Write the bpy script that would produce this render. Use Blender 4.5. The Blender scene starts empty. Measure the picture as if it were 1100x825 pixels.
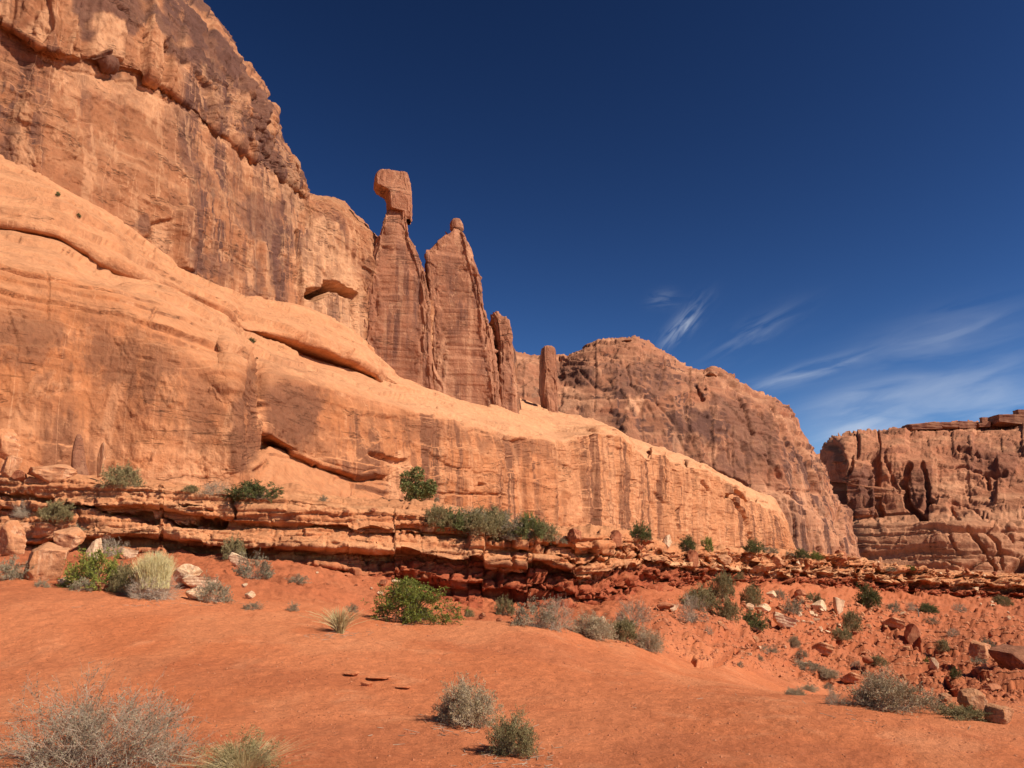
import bpy, math, random
import numpy as np
from mathutils import Vector

# ---------------------------------------------------------------- camera, sky, sun, exposure
SC = bpy.context.scene
F = 863.0                     # focal length in photo pixels (photo 1100 x 825)
HORIZON = 605.0
PITCH = math.atan((HORIZON - 412.5) / F)
EYE = 0.0                     # the camera is the origin of heights; the sand is 1.6 m below it
cam_d = bpy.data.cameras.new("camera"); cam = bpy.data.objects.new("camera", cam_d)
SC.collection.objects.link(cam)
cam_d.sensor_width = 36.0; cam_d.lens = 36.0 * F / 1100.0
cam_d.clip_start = 0.1; cam_d.clip_end = 20000
cam.location = (0, 0, EYE); cam.rotation_euler = (math.pi / 2 + PITCH, 0, 0)
SC.camera = cam

SUN_AZ, SUN_EL = 117.0, 41.0    # degrees clockwise from the view direction; height
SUN_STRENGTH, SKY_STRENGTH, EXPOSURE = 4.8, 0.065, 0.48
wd = bpy.data.worlds.new("World"); SC.world = wd; wd.use_nodes = True
SC.view_settings.view_transform = 'Standard'; SC.view_settings.look = 'None'
SC.view_settings.exposure = EXPOSURE; SC.view_settings.gamma = 1.0
SC.view_settings.use_curve_mapping = False

ct, st = math.cos(PITCH), math.sin(PITCH)
def pix_dir(px, py):
    x = (px - 550.0) / F; y = (412.5 - py) / F
    return x, ct - y * st, st + y * ct
def pix_point(px, py, Y):
    dx, dy, dz = pix_dir(np.asarray(px, float), np.asarray(py, float))
    s = np.asarray(Y, float) / dy
    return np.stack([dx * s, np.asarray(Y, float) + 0 * s, dz * s], -1)
def to_pix(p):
    x, y, z = p[..., 0], p[..., 1], p[..., 2]
    d = y * ct + z * st; u = -y * st + z * ct
    return 550 + F * x / d, 412.5 - F * u / d, d

def world_nodes():
    nt = wd.node_tree; N = nt.nodes; L = nt.links
    bg = N["Background"]
    sky = N.new("ShaderNodeTexSky"); sky.sky_type = 'NISHITA'; sky.sun_disc = False
    sky.sun_elevation = math.radians(SUN_EL); sky.sun_rotation = math.radians(SUN_AZ)
    sky.altitude = 1400; sky.air_density = 0.9; sky.dust_density = 0.35; sky.ozone_density = 3.0
    tc = N.new("ShaderNodeTexCoord"); sx = N.new("ShaderNodeSeparateXYZ")
    L.new(tc.outputs["Generated"], sx.inputs[0])
    def m(op, a, b=None, c=None, clamp=False):
        n = N.new("ShaderNodeMath"); n.operation = op; n.use_clamp = clamp
        for i, v in enumerate((a, b, c)):
            if v is None: continue
            if isinstance(v, (int, float)): n.inputs[i].default_value = v
            else: L.new(v, n.inputs[i])
        return n.outputs[0]
    az = m('ARCTAN2', sx.outputs[0], sx.outputs[1]); el = m('ARCSINE', sx.outputs[2])
    def ae(px, py):
        x, y, z = pix_dir(px, py); r = math.sqrt(x*x + y*y + z*z)
        return math.atan2(x, y), math.asin(z / r)
    total = None
    # high thin cirrus: each wisp a soft streak at its own bearing and height, torn by stretched noise
    wisps = [((710, 374), (754, 324), 9, .22, 26), ((698, 322), (730, 318), 8, .09, 20),
             ((760, 385), (860, 328), 13, .07, 14), ((790, 421), (950, 374), 8, .16, 14),
             ((930, 374), (1110, 328), 18, .06, 10), ((850, 440), (1010, 402), 14, .10, 10),
             ((860, 470), (1000, 430), 18, .17, 9), ((1000, 428), (1120, 396), 16, .12, 9),
             ((880, 415), (1130, 360), 34, .07, 6), ((840, 480), (1130, 430), 34, .22, 5),
             ((1030, 458), (1130, 428), 14, .16, 10)]
    for k, (a, b, w, s, fq) in enumerate(wisps):
        A = ae(*a); B = ae(*b)
        ln = math.hypot(B[0]-A[0], B[1]-A[1]); ux, uy = (B[0]-A[0])/ln, (B[1]-A[1])/ln
        mx, my = (A[0]+B[0])/2, (A[1]+B[1])/2
        da = m('SUBTRACT', az, mx); de = m('SUBTRACT', el, my)
        t = m('ADD', m('MULTIPLY', da, ux), m('MULTIPLY', de, uy))
        c = m('ADD', m('MULTIPLY', da, -uy), m('MULTIPLY', de, ux))
        cv = N.new("ShaderNodeCombineXYZ")
        L.new(m('MULTIPLY', t, fq), cv.inputs[0]); L.new(m('MULTIPLY', c, fq * 5), cv.inputs[1]); cv.inputs[2].default_value = k * 7.3
        ns = N.new("ShaderNodeTexNoise"); ns.inputs["Scale"].default_value = 1.0; ns.inputs["Detail"].default_value = 6
        ns.inputs["Distortion"].default_value = .6
        L.new(cv.outputs[0], ns.inputs["Vector"])
        nv = m('SUBTRACT', ns.outputs["Fac"], 0.38); nv = m('MULTIPLY', nv, 3.6, clamp=True)
        cw = m('ADD', c, m('MULTIPLY', m('SUBTRACT', ns.outputs["Fac"], .5), w / F * 1.5))
        gt = m('DIVIDE', t, ln * .42); gc = m('DIVIDE', cw, w / F)
        g = m('EXPONENT', m('MULTIPLY', m('ADD', m('MULTIPLY', gt, gt), m('MULTIPLY', gc, gc)), -1.0))
        v = m('MULTIPLY', m('MULTIPLY', g, nv), s * 1.9)
        total = v if total is None else m('ADD', total, v)
    cl = m('MINIMUM', total, 0.9)
    mix = N.new("ShaderNodeMix"); mix.data_type = 'RGBA'
    gm = N.new("ShaderNodeGamma"); gm.inputs[1].default_value = 2.1; L.new(sky.outputs[0], gm.inputs[0])
    dk = N.new("ShaderNodeMix"); dk.data_type = 'RGBA'; dk.blend_type = 'MULTIPLY'; dk.inputs[0].default_value = 1.0
    L.new(gm.outputs[0], dk.inputs[6]); dk.inputs[7].default_value = (.25, .224, .179, 1)
    L.new(cl, mix.inputs[0]); L.new(dk.outputs[2], mix.inputs[6]); mix.inputs[7].default_value = (8.0, 8.6, 9.6, 1)
    L.new(mix.outputs[2], bg.inputs[0]); bg.inputs[1].default_value = SKY_STRENGTH
world_nodes()
sun_d = bpy.data.lights.new("sun", 'SUN'); sun = bpy.data.objects.new("sun", sun_d); SC.collection.objects.link(sun)
sun_d.energy = SUN_STRENGTH; sun_d.angle = math.radians(0.53); sun_d.color = (1.0, 0.93, 0.82)
a_, e_ = math.radians(SUN_AZ), math.radians(SUN_EL)
sdir = Vector((math.sin(a_) * math.cos(e_), math.cos(a_) * math.cos(e_), math.sin(e_)))
sun.rotation_euler = sdir.to_track_quat('Z', 'Y').to_euler()
sun.location = sdir * 300

# ---------------------------------------------------------------- numpy noise
def _hash(ix, iy, iz, seed):
    h = (ix.astype(np.uint32) * np.uint32(374761393) + iy.astype(np.uint32) * np.uint32(668265263)
         + iz.astype(np.uint32) * np.uint32(2147483647 - 58) + np.uint32((seed * 974711 + 12345) & 0xffffffff))
    h = (h ^ (h >> np.uint32(13))) * np.uint32(1274126177)
    h = (h ^ (h >> np.uint32(15))) * np.uint32(2246822519)
    return h ^ (h >> np.uint32(16))
_G = np.array([(1,1,0),(-1,1,0),(1,-1,0),(-1,-1,0),(1,0,1),(-1,0,1),(1,0,-1),(-1,0,-1),
               (0,1,1),(0,-1,1),(0,1,-1),(0,-1,-1),(1,1,0),(-1,1,0),(0,-1,1),(0,-1,-1)], np.float32)
def perlin(p, seed=0):
    p = np.asarray(p, np.float32); i = np.floor(p).astype(np.int32); f = p - i
    u = f * f * f * (f * (f * 6 - 15) + 10)
    out = 0
    for dx in (0, 1):
        wx = u[:, 0] if dx else 1 - u[:, 0]
        for dy in (0, 1):
            wy = u[:, 1] if dy else 1 - u[:, 1]
            for dz in (0, 1):
                wz = u[:, 2] if dz else 1 - u[:, 2]
                g = _G[_hash(i[:, 0] + dx, i[:, 1] + dy, i[:, 2] + dz, seed) & np.uint32(15)]
                out = out + wx * wy * wz * (g[:, 0]*(f[:, 0]-dx) + g[:, 1]*(f[:, 1]-dy) + g[:, 2]*(f[:, 2]-dz))
    return out
def fbm(p, octv=4, seed=0, gain=.5, lac=2.03):
    a, s, q = 1.0, 0, np.asarray(p, np.float32)
    for k in range(octv):
        s = s + a * perlin(q, seed + k * 17); a *= gain; q = q * lac + 3.7
    return s
def worley(p, seed=0):
    p = np.asarray(p, np.float32); i = np.floor(p).astype(np.int32); f = p - i
    d1 = np.full(len(p), 9., np.float32); d2 = d1.copy(); cid = np.zeros(len(p), np.uint32)
    for dx in (-1, 0, 1):
        for dy in (-1, 0, 1):
            for dz in (-1, 0, 1):
                h = _hash(i[:, 0]+dx, i[:, 1]+dy, i[:, 2]+dz, seed)
                ox = (h & np.uint32(1023)) / 1023.; oy = ((h >> np.uint32(10)) & np.uint32(1023)) / 1023.; oz = ((h >> np.uint32(20)) & np.uint32(1023)) / 1023.
                d = ((dx + ox - f[:, 0])**2 + (dy + oy - f[:, 1])**2 + (dz + oz - f[:, 2])**2).astype(np.float32)
                near = d < d1
                d2 = np.where(near, d1, np.minimum(d2, d)); cid = np.where(near, h, cid); d1 = np.where(near, d, d1)
    return np.sqrt(d1), np.sqrt(d2), ((cid >> np.uint32(7)) & np.uint32(1023)) / 1023.
def sstep(a, b, x):
    t = np.clip((x - a) / (b - a), 0, 1); return t * t * (3 - 2 * t)
def bricks(sv, z, h, L, seed=0, wob=.25):
    """rock broken along bedding and vertical joints: a value per block, and the distance to its nearest joint"""
    q = np.stack([sv / (L * 3), z / (h * 3), sv * 0 + seed], -1)
    zz = z / h + wob * fbm(q, 2, seed); lay = np.floor(zz); fz = zz - lay
    li = lay.astype(np.int32); zero = np.zeros_like(li)
    off = (_hash(li, zero, zero, seed) & np.uint32(1023)) / 1023.
    ss = sv / L + off * 9.7 + wob * .5 * fbm(q * 2 + 9, 2, seed + 1); ss = ss + .22 * np.sin(ss * 2.3 + off * 6)
    bl = np.floor(ss); fs_ = ss - bl
    val = (_hash(li, bl.astype(np.int32), zero, seed + 3) & np.uint32(1023)) / 1023.
    return val, np.minimum(np.minimum(fs_, 1 - fs_) * L, np.minimum(fz, 1 - fz) * h), np.minimum(fs_, 1 - fs_) * L
def plates(p, f, seed, n=4, lo=.08):
    """thin spalled plates: a few unrelated patches, each with a sharp broken edge"""
    s = 0
    for k in range(n):
        q = fbm(p * np.array(f, np.float32) * (1 + .35 * k) + 11.3 * k, 4, seed + 31 * k)
        s = s + sstep(lo, lo + .01, q)
    return s
def pchip(x, y, xn):
    """monotone cubic through rows of y (n, K)"""
    x = np.asarray(x, float); y = np.asarray(y, float); h = np.diff(x)[:, None] if y.ndim == 2 else np.diff(x)
    d = np.diff(y, axis=0) / h; m = np.zeros_like(y)
    if len(x) > 2:
        hm, hp = h[:-1], h[1:]; a, b = d[:-1], d[1:]
        w1, w2 = 2 * hp + hm, hp + 2 * hm
        ok = a * b > 0
        with np.errstate(divide='ignore', invalid='ignore'):
            mm = (w1 + w2) / (w1 / a + w2 / b)
        m[1:-1] = np.where(ok, mm, 0)
    m[0], m[-1] = d[0], d[-1]
    k = np.clip(np.searchsorted(x, xn, side='right') - 1, 0, len(x) - 2)
    hh = (x[k + 1] - x[k]); t = (xn - x[k]) / hh
    if y.ndim == 2: t = t[:, None]; hh = hh[:, None]
    return ((1 + 2*t) * (1-t)**2 * y[k] + t * (1-t)**2 * hh * m[k] + t*t * (3 - 2*t) * y[k+1] + t*t * (t-1) * hh * m[k+1])

# ---------------------------------------------------------------- meshes
def make_mesh(name, verts, faces, mat=None, smooth=True, attrs=None):
    """faces: int array (n,3) or (n,4), or a list of those"""
    if not isinstance(faces, list): faces = [faces]
    me = bpy.data.meshes.new(name); verts = np.asarray(verts, np.float32)
    me.vertices.add(len(verts)); me.vertices.foreach_set("co", verts.ravel())
    nl = sum(f.size for f in faces); nf = sum(len(f) for f in faces)
    me.loops.add(nl); me.polygons.add(nf)
    me.loops.foreach_set("vertex_index", np.concatenate([f.ravel() for f in faces]).astype(np.int32))
    tot = np.concatenate([np.full(len(f), f.shape[1]) for f in faces]).astype(np.int32)
    st_ = np.concatenate([[0], np.cumsum(tot)[:-1]]).astype(np.int32)
    me.polygons.foreach_set("loop_start", st_)
    me.polygons.foreach_set("use_smooth", np.full(nf, smooth, dtype=bool))
    if attrs:
        for k, v in attrs.items():
            a = me.attributes.new(k, 'FLOAT', 'POINT'); a.data.foreach_set("value", np.asarray(v, np.float32).ravel())
    me.update(calc_edges=True); me.validate()
    if mat: me.materials.append(mat)
    return me
def link(name, me, parent=None, label=None, cat=None, group=None, kind=None, loc=None):
    o = bpy.data.objects.new(name, me); SC.collection.objects.link(o)
    if loc is not None: o.location = loc
    if parent is not None: o.parent = parent
    if label: o["label"] = label
    if cat: o["category"] = cat
    if group: o["group"] = group
    if kind: o["kind"] = kind
    return o

def grid_faces(nu, nv, wrap=False):
    idx = np.arange(nu * nv).reshape(nu, nv)
    a = idx if wrap else idx[:-1]; b = np.roll(idx, -1, 0) if wrap else idx[1:]
    return np.stack([a[:, :-1], b[:, :-1], b[:, 1:], a[:, 1:]], -1).reshape(-1, 4)
def grid_normals(P, wrap=False):
    du = (np.roll(P, -1, 0) - np.roll(P, 1, 0)) if wrap else np.gradient(P, axis=0)
    dv = np.gradient(P, axis=1)
    n = np.cross(du, dv); l = np.linalg.norm(n, axis=-1, keepdims=True)
    return n / np.maximum(l, 1e-9)

class Sheet:
    """a rock or soil surface lofted over cross-sections; sections are (row height in photo, distance)"""
    def __init__(self, cols, segs, nu=None, u_range=None, step=1.25, lin=0.):
        xs = [c[0] for c in cols]
        K = len(cols[0][1])
        py = np.array([[r[0] for r in c[1]] for c in cols], float)
        Y = np.log(np.array([[r[1] for r in c[1]] for c in cols], float))
        px = np.array([[c[0] + (r[2] if len(r) > 2 else 0) for r in c[1]] for c in cols], float)
        lo, hi = xs[0], xs[-1]
        # dense inside the view, coarse outside
        d = [lo]
        while d[-1] < hi: d.append(d[-1] + (step if -30 < d[-1] < 1130 else 14))
        u = np.array(d); u[-1] = hi; nu = len(u)
        full = pchip(xs, np.concatenate([px, py, Y], 1), u)
        px, py, Y = full[:, :K], full[:, K:2*K], full[:, 2*K:]
        vs = [0.0]
        for k, s in enumerate(segs): vs += list(k + np.arange(1, s + 1) / s)
        vs = np.array(vs); kn = np.arange(K, dtype=float)
        st_ = lambda A: (1 - lin) * pchip(kn, A.T, vs).T + lin * np.stack([np.interp(vs, kn, r) for r in A])
        self.px, self.py, self.Y = st_(px), st_(py), np.exp(st_(Y))
        self.v = np.broadcast_to(vs, self.px.shape)
        self.P = pix_point(self.px, self.py, self.Y)
        self.shape = self.px.shape
        mid = self.P[:, self.P.shape[1] // 2]
        sl = np.concatenate([[0], np.cumsum(np.linalg.norm(np.diff(mid[:, :2], axis=0), axis=1))])
        self.s = np.broadcast_to(sl[:, None], self.px.shape)
        self.attr = {}
        self.N0 = grid_normals(self.P)
    def normals(self): return grid_normals(self.P)
    def flat(self): return self.P.reshape(-1, 3)
    def push(self, d, n=None):
        n = self.normals() if n is None else n
        self.P = self.P + n * np.asarray(d).reshape(self.shape)[..., None]
    def line_mask(self, pts, w, wob=0, seed=0):
        px, py = self.px, self.py
        if wob:
            q = np.stack([px.ravel() * .09, py.ravel() * .09, np.full(px.size, seed * 3.1)], -1)
            px = px + wob * fbm(q, 3, seed).reshape(self.shape); py = py + wob * fbm(q + 50, 3, seed + 5).reshape(self.shape)
        best = np.full(self.shape, 1e9)
        for (x0, y0), (x1, y1) in zip(pts[:-1], pts[1:]):
            dx, dy = x1 - x0, y1 - y0; l2 = dx*dx + dy*dy + 1e-9
            t = np.clip(((px - x0) * dx + (py - y0) * dy) / l2, 0, 1)
            best = np.minimum(best, np.hypot(px - x0 - t * dx, py - y0 - t * dy))
        return 1 - sstep(.45 * w, w, best)
    def poly_mask(self, pts, soft=2.0, wob=0, seed=0):
        px, py = self.px, self.py
        if wob:
            q = np.stack([px.ravel() * .07, py.ravel() * .07, np.full(px.size, seed * 3.1)], -1)
            px = px + wob * fbm(q, 4, seed).reshape(self.shape); py = py + wob * fbm(q + 50, 4, seed + 5).reshape(self.shape)
        inside = np.zeros(self.shape, bool); best = np.full(self.shape, 1e9)
        n = len(pts)
        for k in range(n):
            x0, y0 = pts[k]; x1, y1 = pts[(k + 1) % n]
            c = ((y0 > py) != (y1 > py)) & (px < (x1 - x0) * (py - y0) / (y1 - y0 + 1e-9) + x0)
            inside ^= c
            dx, dy = x1 - x0, y1 - y0; l2 = dx*dx + dy*dy + 1e-9
            t = np.clip(((px - x0) * dx + (py - y0) * dy) / l2, 0, 1)
            best = np.minimum(best, np.hypot(px - x0 - t * dx, py - y0 - t * dy))
        sd = np.where(inside, best, -best)
        return sstep(-soft * .5, soft * .5, sd)
    def build(self, name, mat, **kw):
        me = make_mesh(name, self.flat(), grid_faces(*self.shape), mat, True, {k: v for k, v in self.attr.items()})
        self.P = self.P.astype(np.float32)
        return link(name, me, **kw)

# ---------------------------------------------------------------- materials
def nodes_of(name):
    m = bpy.data.materials.new(name); m.use_nodes = True
    nt = m.node_tree; b = nt.nodes["Principled BSDF"]
    b.inputs["Roughness"].default_value = .9; b.inputs["Specular IOR Level"].default_value = .12
    return m, nt, b
class NB:
    def __init__(s, nt):
        s.nt, s.N, s.L = nt, nt.nodes, nt.links
    def put(s, sock, v):
        if isinstance(v, (int, float)): sock.default_value = v
        elif isinstance(v, tuple): sock.default_value = v if len(v) != 3 or sock.type == 'VECTOR' else (*v, 1)
        else: s.L.new(v, sock)
    def math(s, op, a, b=None, clamp=False):
        n = s.N.new("ShaderNodeMath"); n.operation = op; n.use_clamp = clamp
        s.put(n.inputs[0], a)
        if b is not None: s.put(n.inputs[1], b)
        return n.outputs[0]
    def vmul(s, v, k):
        n = s.N.new("ShaderNodeVectorMath"); n.operation = 'MULTIPLY'; s.put(n.inputs[0], v); s.put(n.inputs[1], k); return n.outputs[0]
    def noise(s, v, scale, det=4, rough=.55, dist=0.):
        n = s.N.new("ShaderNodeTexNoise"); s.put(n.inputs["Vector"], v)
        n.inputs["Scale"].default_value = scale; n.inputs["Detail"].default_value = det
        n.inputs["Roughness"].default_value = rough; n.inputs["Distortion"].default_value = dist
        return n.outputs["Fac"]
    def vor(s, v, scale, feature='F1'):
        n = s.N.new("ShaderNodeTexVoronoi"); n.feature = feature; s.put(n.inputs["Vector"], v); n.inputs["Scale"].default_value = scale
        return n.outputs["Distance"]
    def ramp(s, f, a, b):
        n = s.N.new("ShaderNodeMapRange"); n.interpolation_type = 'SMOOTHSTEP'
        s.put(n.inputs[0], f); n.inputs[1].default_value = a; n.inputs[2].default_value = b
        return n.outputs[0]
    def mix(s, f, a, b, mode='MIX'):
        n = s.N.new("ShaderNodeMix"); n.data_type = 'RGBA'; n.blend_type = mode
        s.put(n.inputs[0], f); s.put(n.inputs[6], a); s.put(n.inputs[7], b); return n.outputs[2]
    def attr(s, name):
        n = s.N.new("ShaderNodeAttribute"); n.attribute_name = name; return n.outputs["Fac"]
    def bump(s, h, dist, strength=1., prev=None):
        n = s.N.new("ShaderNodeBump"); s.put(n.inputs["Height"], h); n.inputs["Distance"].default_value = dist
        n.inputs["Strength"].default_value = strength
        if prev is not None: s.L.new(prev, n.inputs["Normal"])
        return n.outputs[0]

def sandstone(name, base, alt, dark, pale, red=(.27, .072, .03), streak=.7, streak_f=.55, patch=.06, strata=.35, zf=.7, grain=3., bump=.12, local=False, flat_pale=.6, blotch=.5):
    m, nt, b = nodes_of(name); k = NB(nt)
    if local:
        pos = k.N.new("ShaderNodeTexCoord").outputs["Object"]
    else:
        pos = k.N.new("ShaderNodeNewGeometry").outputs["Position"]
    sep = k.N.new("ShaderNodeSeparateXYZ"); k.L.new(k.N.new("ShaderNodeNewGeometry").outputs["Normal"], sep.inputs[0])
    nz = sep.outputs[2]
    big = k.ramp(k.noise(pos, patch, 6, .6, .5), .38, .64)
    c = k.mix(big, base, alt)
    # bedding: thin bands that follow the layers
    bed = k.noise(k.vmul(pos, (.04, .04, zf)), 1.0, 5, .6)
    c = k.mix(k.math('MULTIPLY', k.ramp(bed, .5, .68), strata), c, pale)
    c = k.mix(k.math('MULTIPLY', k.ramp(bed, .46, .30), strata * .8), c, red)
    an = k.noise(pos, patch * 9, 5, .65)
    c = k.mix(k.math('MULTIPLY', k.attr("pale"), k.ramp(an, .2, .46)), c, pale)
    # desert varnish running down the steep faces
    wall = k.ramp(nz, .62, .3)
    s1 = k.ramp(k.noise(k.vmul(pos, (1, 1, .045)), streak_f, 5, .62), .505, .56)
    s2 = k.ramp(k.noise(k.vmul(pos, (1, 1, .09)), streak_f * 3.1, 4, .6), .51, .58)
    area = k.ramp(k.noise(k.vmul(pos, (1, 1, .6)), patch * 1.7, 3, .5), .38, .54)
    sv = k.math('MULTIPLY', k.math('ADD', k.math('MULTIPLY', s1, .8), k.math('MULTIPLY', s2, .4)), area)
    sv = k.math('MULTIPLY', sv, k.math('SUBTRACT', 1.0, k.math('MULTIPLY', k.attr('pale'), .55)))
    sv = k.math('MULTIPLY', k.math('MULTIPLY', sv, wall), k.math('ADD', k.math('MULTIPLY', k.attr('streak'), 1.2), streak), clamp=True)
    c = k.mix(sv, c, dark)
    # blotches: films of varnish and fresh scars with broken edges
    blo = k.math('MULTIPLY', k.math('SUBTRACT', 1.0, k.math('MULTIPLY', k.math('MAXIMUM', k.attr('streak'), k.attr('pale')), .65)), blotch)
    b1 = k.ramp(k.noise(k.vmul(pos, (1, 1, .55)), patch * 5, 9, .70, .3), .52, .565)
    c = k.mix(k.math('MULTIPLY', k.math('MULTIPLY', b1, wall), blo), c, k.mix(.62, c, dark))
    b2 = k.ramp(k.noise(k.vmul(pos, (1, 1, .7)), patch * 7, 9, .70, .3), .575, .61)
    c = k.mix(k.math('MULTIPLY', k.math('MULTIPLY', b2, wall), k.math('MULTIPLY', blo, .8)), c, pale)
    # hairline joints: pale ones washed by rain, dark open ones
    ln1 = k.math('ABSOLUTE', k.math('SUBTRACT', k.noise(k.vmul(pos, (1, 1, .03)), streak_f * .9, 3, .5), .5))
    ln2 = k.math('ABSOLUTE', k.math('SUBTRACT', k.noise(k.vmul(pos, (.12, .12, 1)), zf * .8, 5, .65, .4), .52))
    gate = k.ramp(k.noise(pos, patch * 4, 4, .6), .48, .56)
    c = k.mix(k.math('MULTIPLY', k.math('MULTIPLY', k.ramp(ln1, .0045, .001), wall), .55), c, pale)
    crack = k.math('MULTIPLY', k.ramp(ln2, .006, .0015), k.math('MULTIPLY', gate, wall))
    c = k.mix(k.math('MULTIPLY', crack, .7), c, k.mix(.6, dark, (.05, .02, .012)))
    # fresh pale streaks between them
    p1 = k.ramp(k.noise(k.vmul(pos, (1, 1, .06)), streak_f * 1.3, 4, .6, .2), .55, .61)
    c = k.mix(k.math('MULTIPLY', k.math('MULTIPLY', p1, wall), .45), c, pale)
    c = k.mix(k.math('MULTIPLY', k.ramp(nz, .42, .85), flat_pale), c, pale)
    c = k.mix(k.math('MULTIPLY', k.attr("red"), k.ramp(an, .15, .5)), c, red)
    c = k.mix(k.math('MULTIPLY', k.attr("varnish"), k.ramp(k.math('ADD', k.noise(k.vmul(pos, (1, 1, .3)), patch * 7, 8, .7), k.math('MULTIPLY', k.attr("varnish"), .09)), .44, .53)), c, dark)
    g = k.noise(pos, grain, 8, .7)
    mid = k.noise(pos, grain * .22, 6, .65)
    tone = k.math('ADD', k.math('MULTIPLY', k.math('SUBTRACT', g, .5), .8), k.math('MULTIPLY', k.math('SUBTRACT', mid, .5), .7))
    tn = k.N.new("ShaderNodeHueSaturation"); k.L.new(c, tn.inputs["Color"]); k.L.new(k.math('ADD', tone, 1.0), tn.inputs["Value"])
    k.L.new(tn.outputs[0], b.inputs["Base Color"])
    # grain, small pits and hairline fractures
    cr = k.vor(k.vmul(pos, (1, 1, .55)), grain * .16, 'DISTANCE_TO_EDGE')
    wv = k.ramp(k.math('ADD', cr, k.math('MULTIPLY', g, .05)), 0.0, .07)
    h = k.math('ADD', k.math('MULTIPLY', g, 1.0), k.math('MULTIPLY', mid, 1.6))
    h = k.math('ADD', h, k.math('MULTIPLY', bed, 1.1))
    h = k.math('ADD', h, k.math('MULTIPLY', wv, .12)); h = k.math('SUBTRACT', h, k.math('MULTIPLY', crack, .5)); h = k.math('SUBTRACT', h, k.math('MULTIPLY', b2, .12))
    k.L.new(k.bump(h, bump * 1.7), b.inputs["Normal"])
    return m

ORANGE, TAN, VARN = (.50, .20, .082), (.55, .255, .115), (.150, .066, .042)
M_SLICK = sandstone("slickrock", (.38, .135, .051), (.43, .167, .070), (.19, .074, .037), (.565, .265, .128), streak=.4, streak_f=.30, patch=.05, grain=2.2, bump=.09, flat_pale=.3, blotch=.45)
M_WALL = sandstone("upper_sandstone", (.285, .110, .049), (.335, .136, .062), (.115, .050, .034), (.53, .268, .135), streak=.75, streak_f=.30, patch=.035, zf=.55, grain=1.3, bump=.14, flat_pale=.3, blotch=.5)
M_SPIRE = sandstone("spire_sandstone", (.29, .118, .062), (.34, .142, .075), (.15, .064, .042), (.54, .27, .145), streak=.8, streak_f=.30, patch=.06, strata=.12, zf=.2, grain=1.1, bump=.14, flat_pale=.2, blotch=.5)
M_BUTTE = sandstone("butte_sandstone", (.28, .110, .057), (.33, .134, .069), (.12, .052, .035), (.55, .265, .14), streak=.9, streak_f=.13, patch=.016, strata=.45, zf=.22, grain=.42, bump=.28, flat_pale=.12, blotch=.6)
M_FAR = sandstone("far_sandstone", (.34, .125, .062), (.39, .155, .078), (.155, .060, .038), (.52, .25, .13), streak=.55, streak_f=.08, patch=.010, strata=.5, zf=.16, grain=.25, bump=.6, flat_pale=.12, blotch=.6)
M_CAP = sandstone("caprock", (.22, .085, .05), (.28, .11, .06), (.13, .055, .036), (.40, .19, .10), streak=.3, streak_f=.4, patch=.4, strata=.5, zf=3., grain=3., bump=.02, local=True, flat_pale=.2)
M_LEDGE = sandstone("ledge_sandstone", (.43, .148, .056), (.48, .180, .074), (.22, .085, .042), (.60, .31, .15), red=(.30, .072, .030), streak=.4, streak_f=1.2, patch=.14, strata=.3, zf=1.8, grain=6., bump=.03, flat_pale=.25)
M_BOULD = sandstone("boulder_sandstone", (.43, .165, .068), (.50, .22, .10), (.26, .10, .055), (.64, .36, .2), streak=.3, streak_f=1.2, patch=.5, strata=.35, zf=2.5, grain=6., bump=.014, local=True, flat_pale=.25)
M_PALEROCK = sandstone("pale_sandstone", (.62, .385, .21), (.66, .44, .27), (.40, .19, .10), (.72, .50, .32), streak=.2, streak_f=1.2, patch=.5, strata=.3, zf=2.5, grain=7., bump=.012, local=True, flat_pale=.3)
M_REDROCK = sandstone("red_sandstone", (.33, .098, .044), (.42, .15, .068), (.20, .062, .034), (.52, .24, .12), streak=.3, streak_f=1.5, patch=.6, strata=.4, zf=3., grain=7., bump=.014, local=True, flat_pale=.2)

M_SPIKE = sandstone("shade_dark_sandstone", (.22, .085, .045), (.28, .11, .055), (.13, .055, .035), (.40, .19, .10), streak=.5, streak_f=2., patch=.5, zf=3., grain=6., bump=.03, local=True, flat_pale=.1)  # brown stone darkened further: shade of faces turned from the sun is in the colour
def sand_material():
    m, nt, b = nodes_of("red_sand"); k = NB(nt)
    pos = k.N.new("ShaderNodeNewGeometry").outputs["Position"]
    c = k.mix(k.ramp(k.noise(pos, .22, 5, .6, .4), .36, .66), (.49, .143, .053), (.545, .176, .071))
    c = k.mix(k.math('MULTIPLY', k.ramp(k.noise(pos, .9, 5, .65, .6), .54, .70), .5), c, (.63, .25, .115))
    c = k.mix(k.math('MULTIPLY', k.ramp(k.noise(pos, 1.7, 4, .6), .56, .72), .4), c, (.38, .098, .037))
    c = k.mix(k.attr("pale"), c, (.58, .22, .095))
    c = k.mix(k.attr("red"), c, (.31, .082, .034))
    g = k.noise(pos, 26., 7, .75); g2 = k.noise(pos, 9., 3, .5)
    tn = k.N.new("ShaderNodeHueSaturation"); k.L.new(c, tn.inputs["Color"])
    k.L.new(k.math('ADD', k.math('ADD', k.math('MULTIPLY', k.math('SUBTRACT', g, .5), .9), k.math('MULTIPLY', k.math('SUBTRACT', g2, .5), .5)), 1.0), tn.inputs["Value"])
    # tiny clods
    v = k.vor(pos, 9.0); clod = k.ramp(v, .16, .04)
    clod = k.math('MULTIPLY', clod, k.ramp(k.noise(pos, .6, 3), .48, .62))
    k.L.new(tn.outputs[0], b.inputs["Base Color"])
    h = k.math('ADD', k.math('MULTIPLY', g, .5), k.math('MULTIPLY', g2, .45)); h = k.math('ADD', h, k.math('MULTIPLY', clod, .6))
    k.L.new(k.bump(h, .055), b.inputs["Normal"])
    return m
M_SAND = sand_material()

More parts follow.
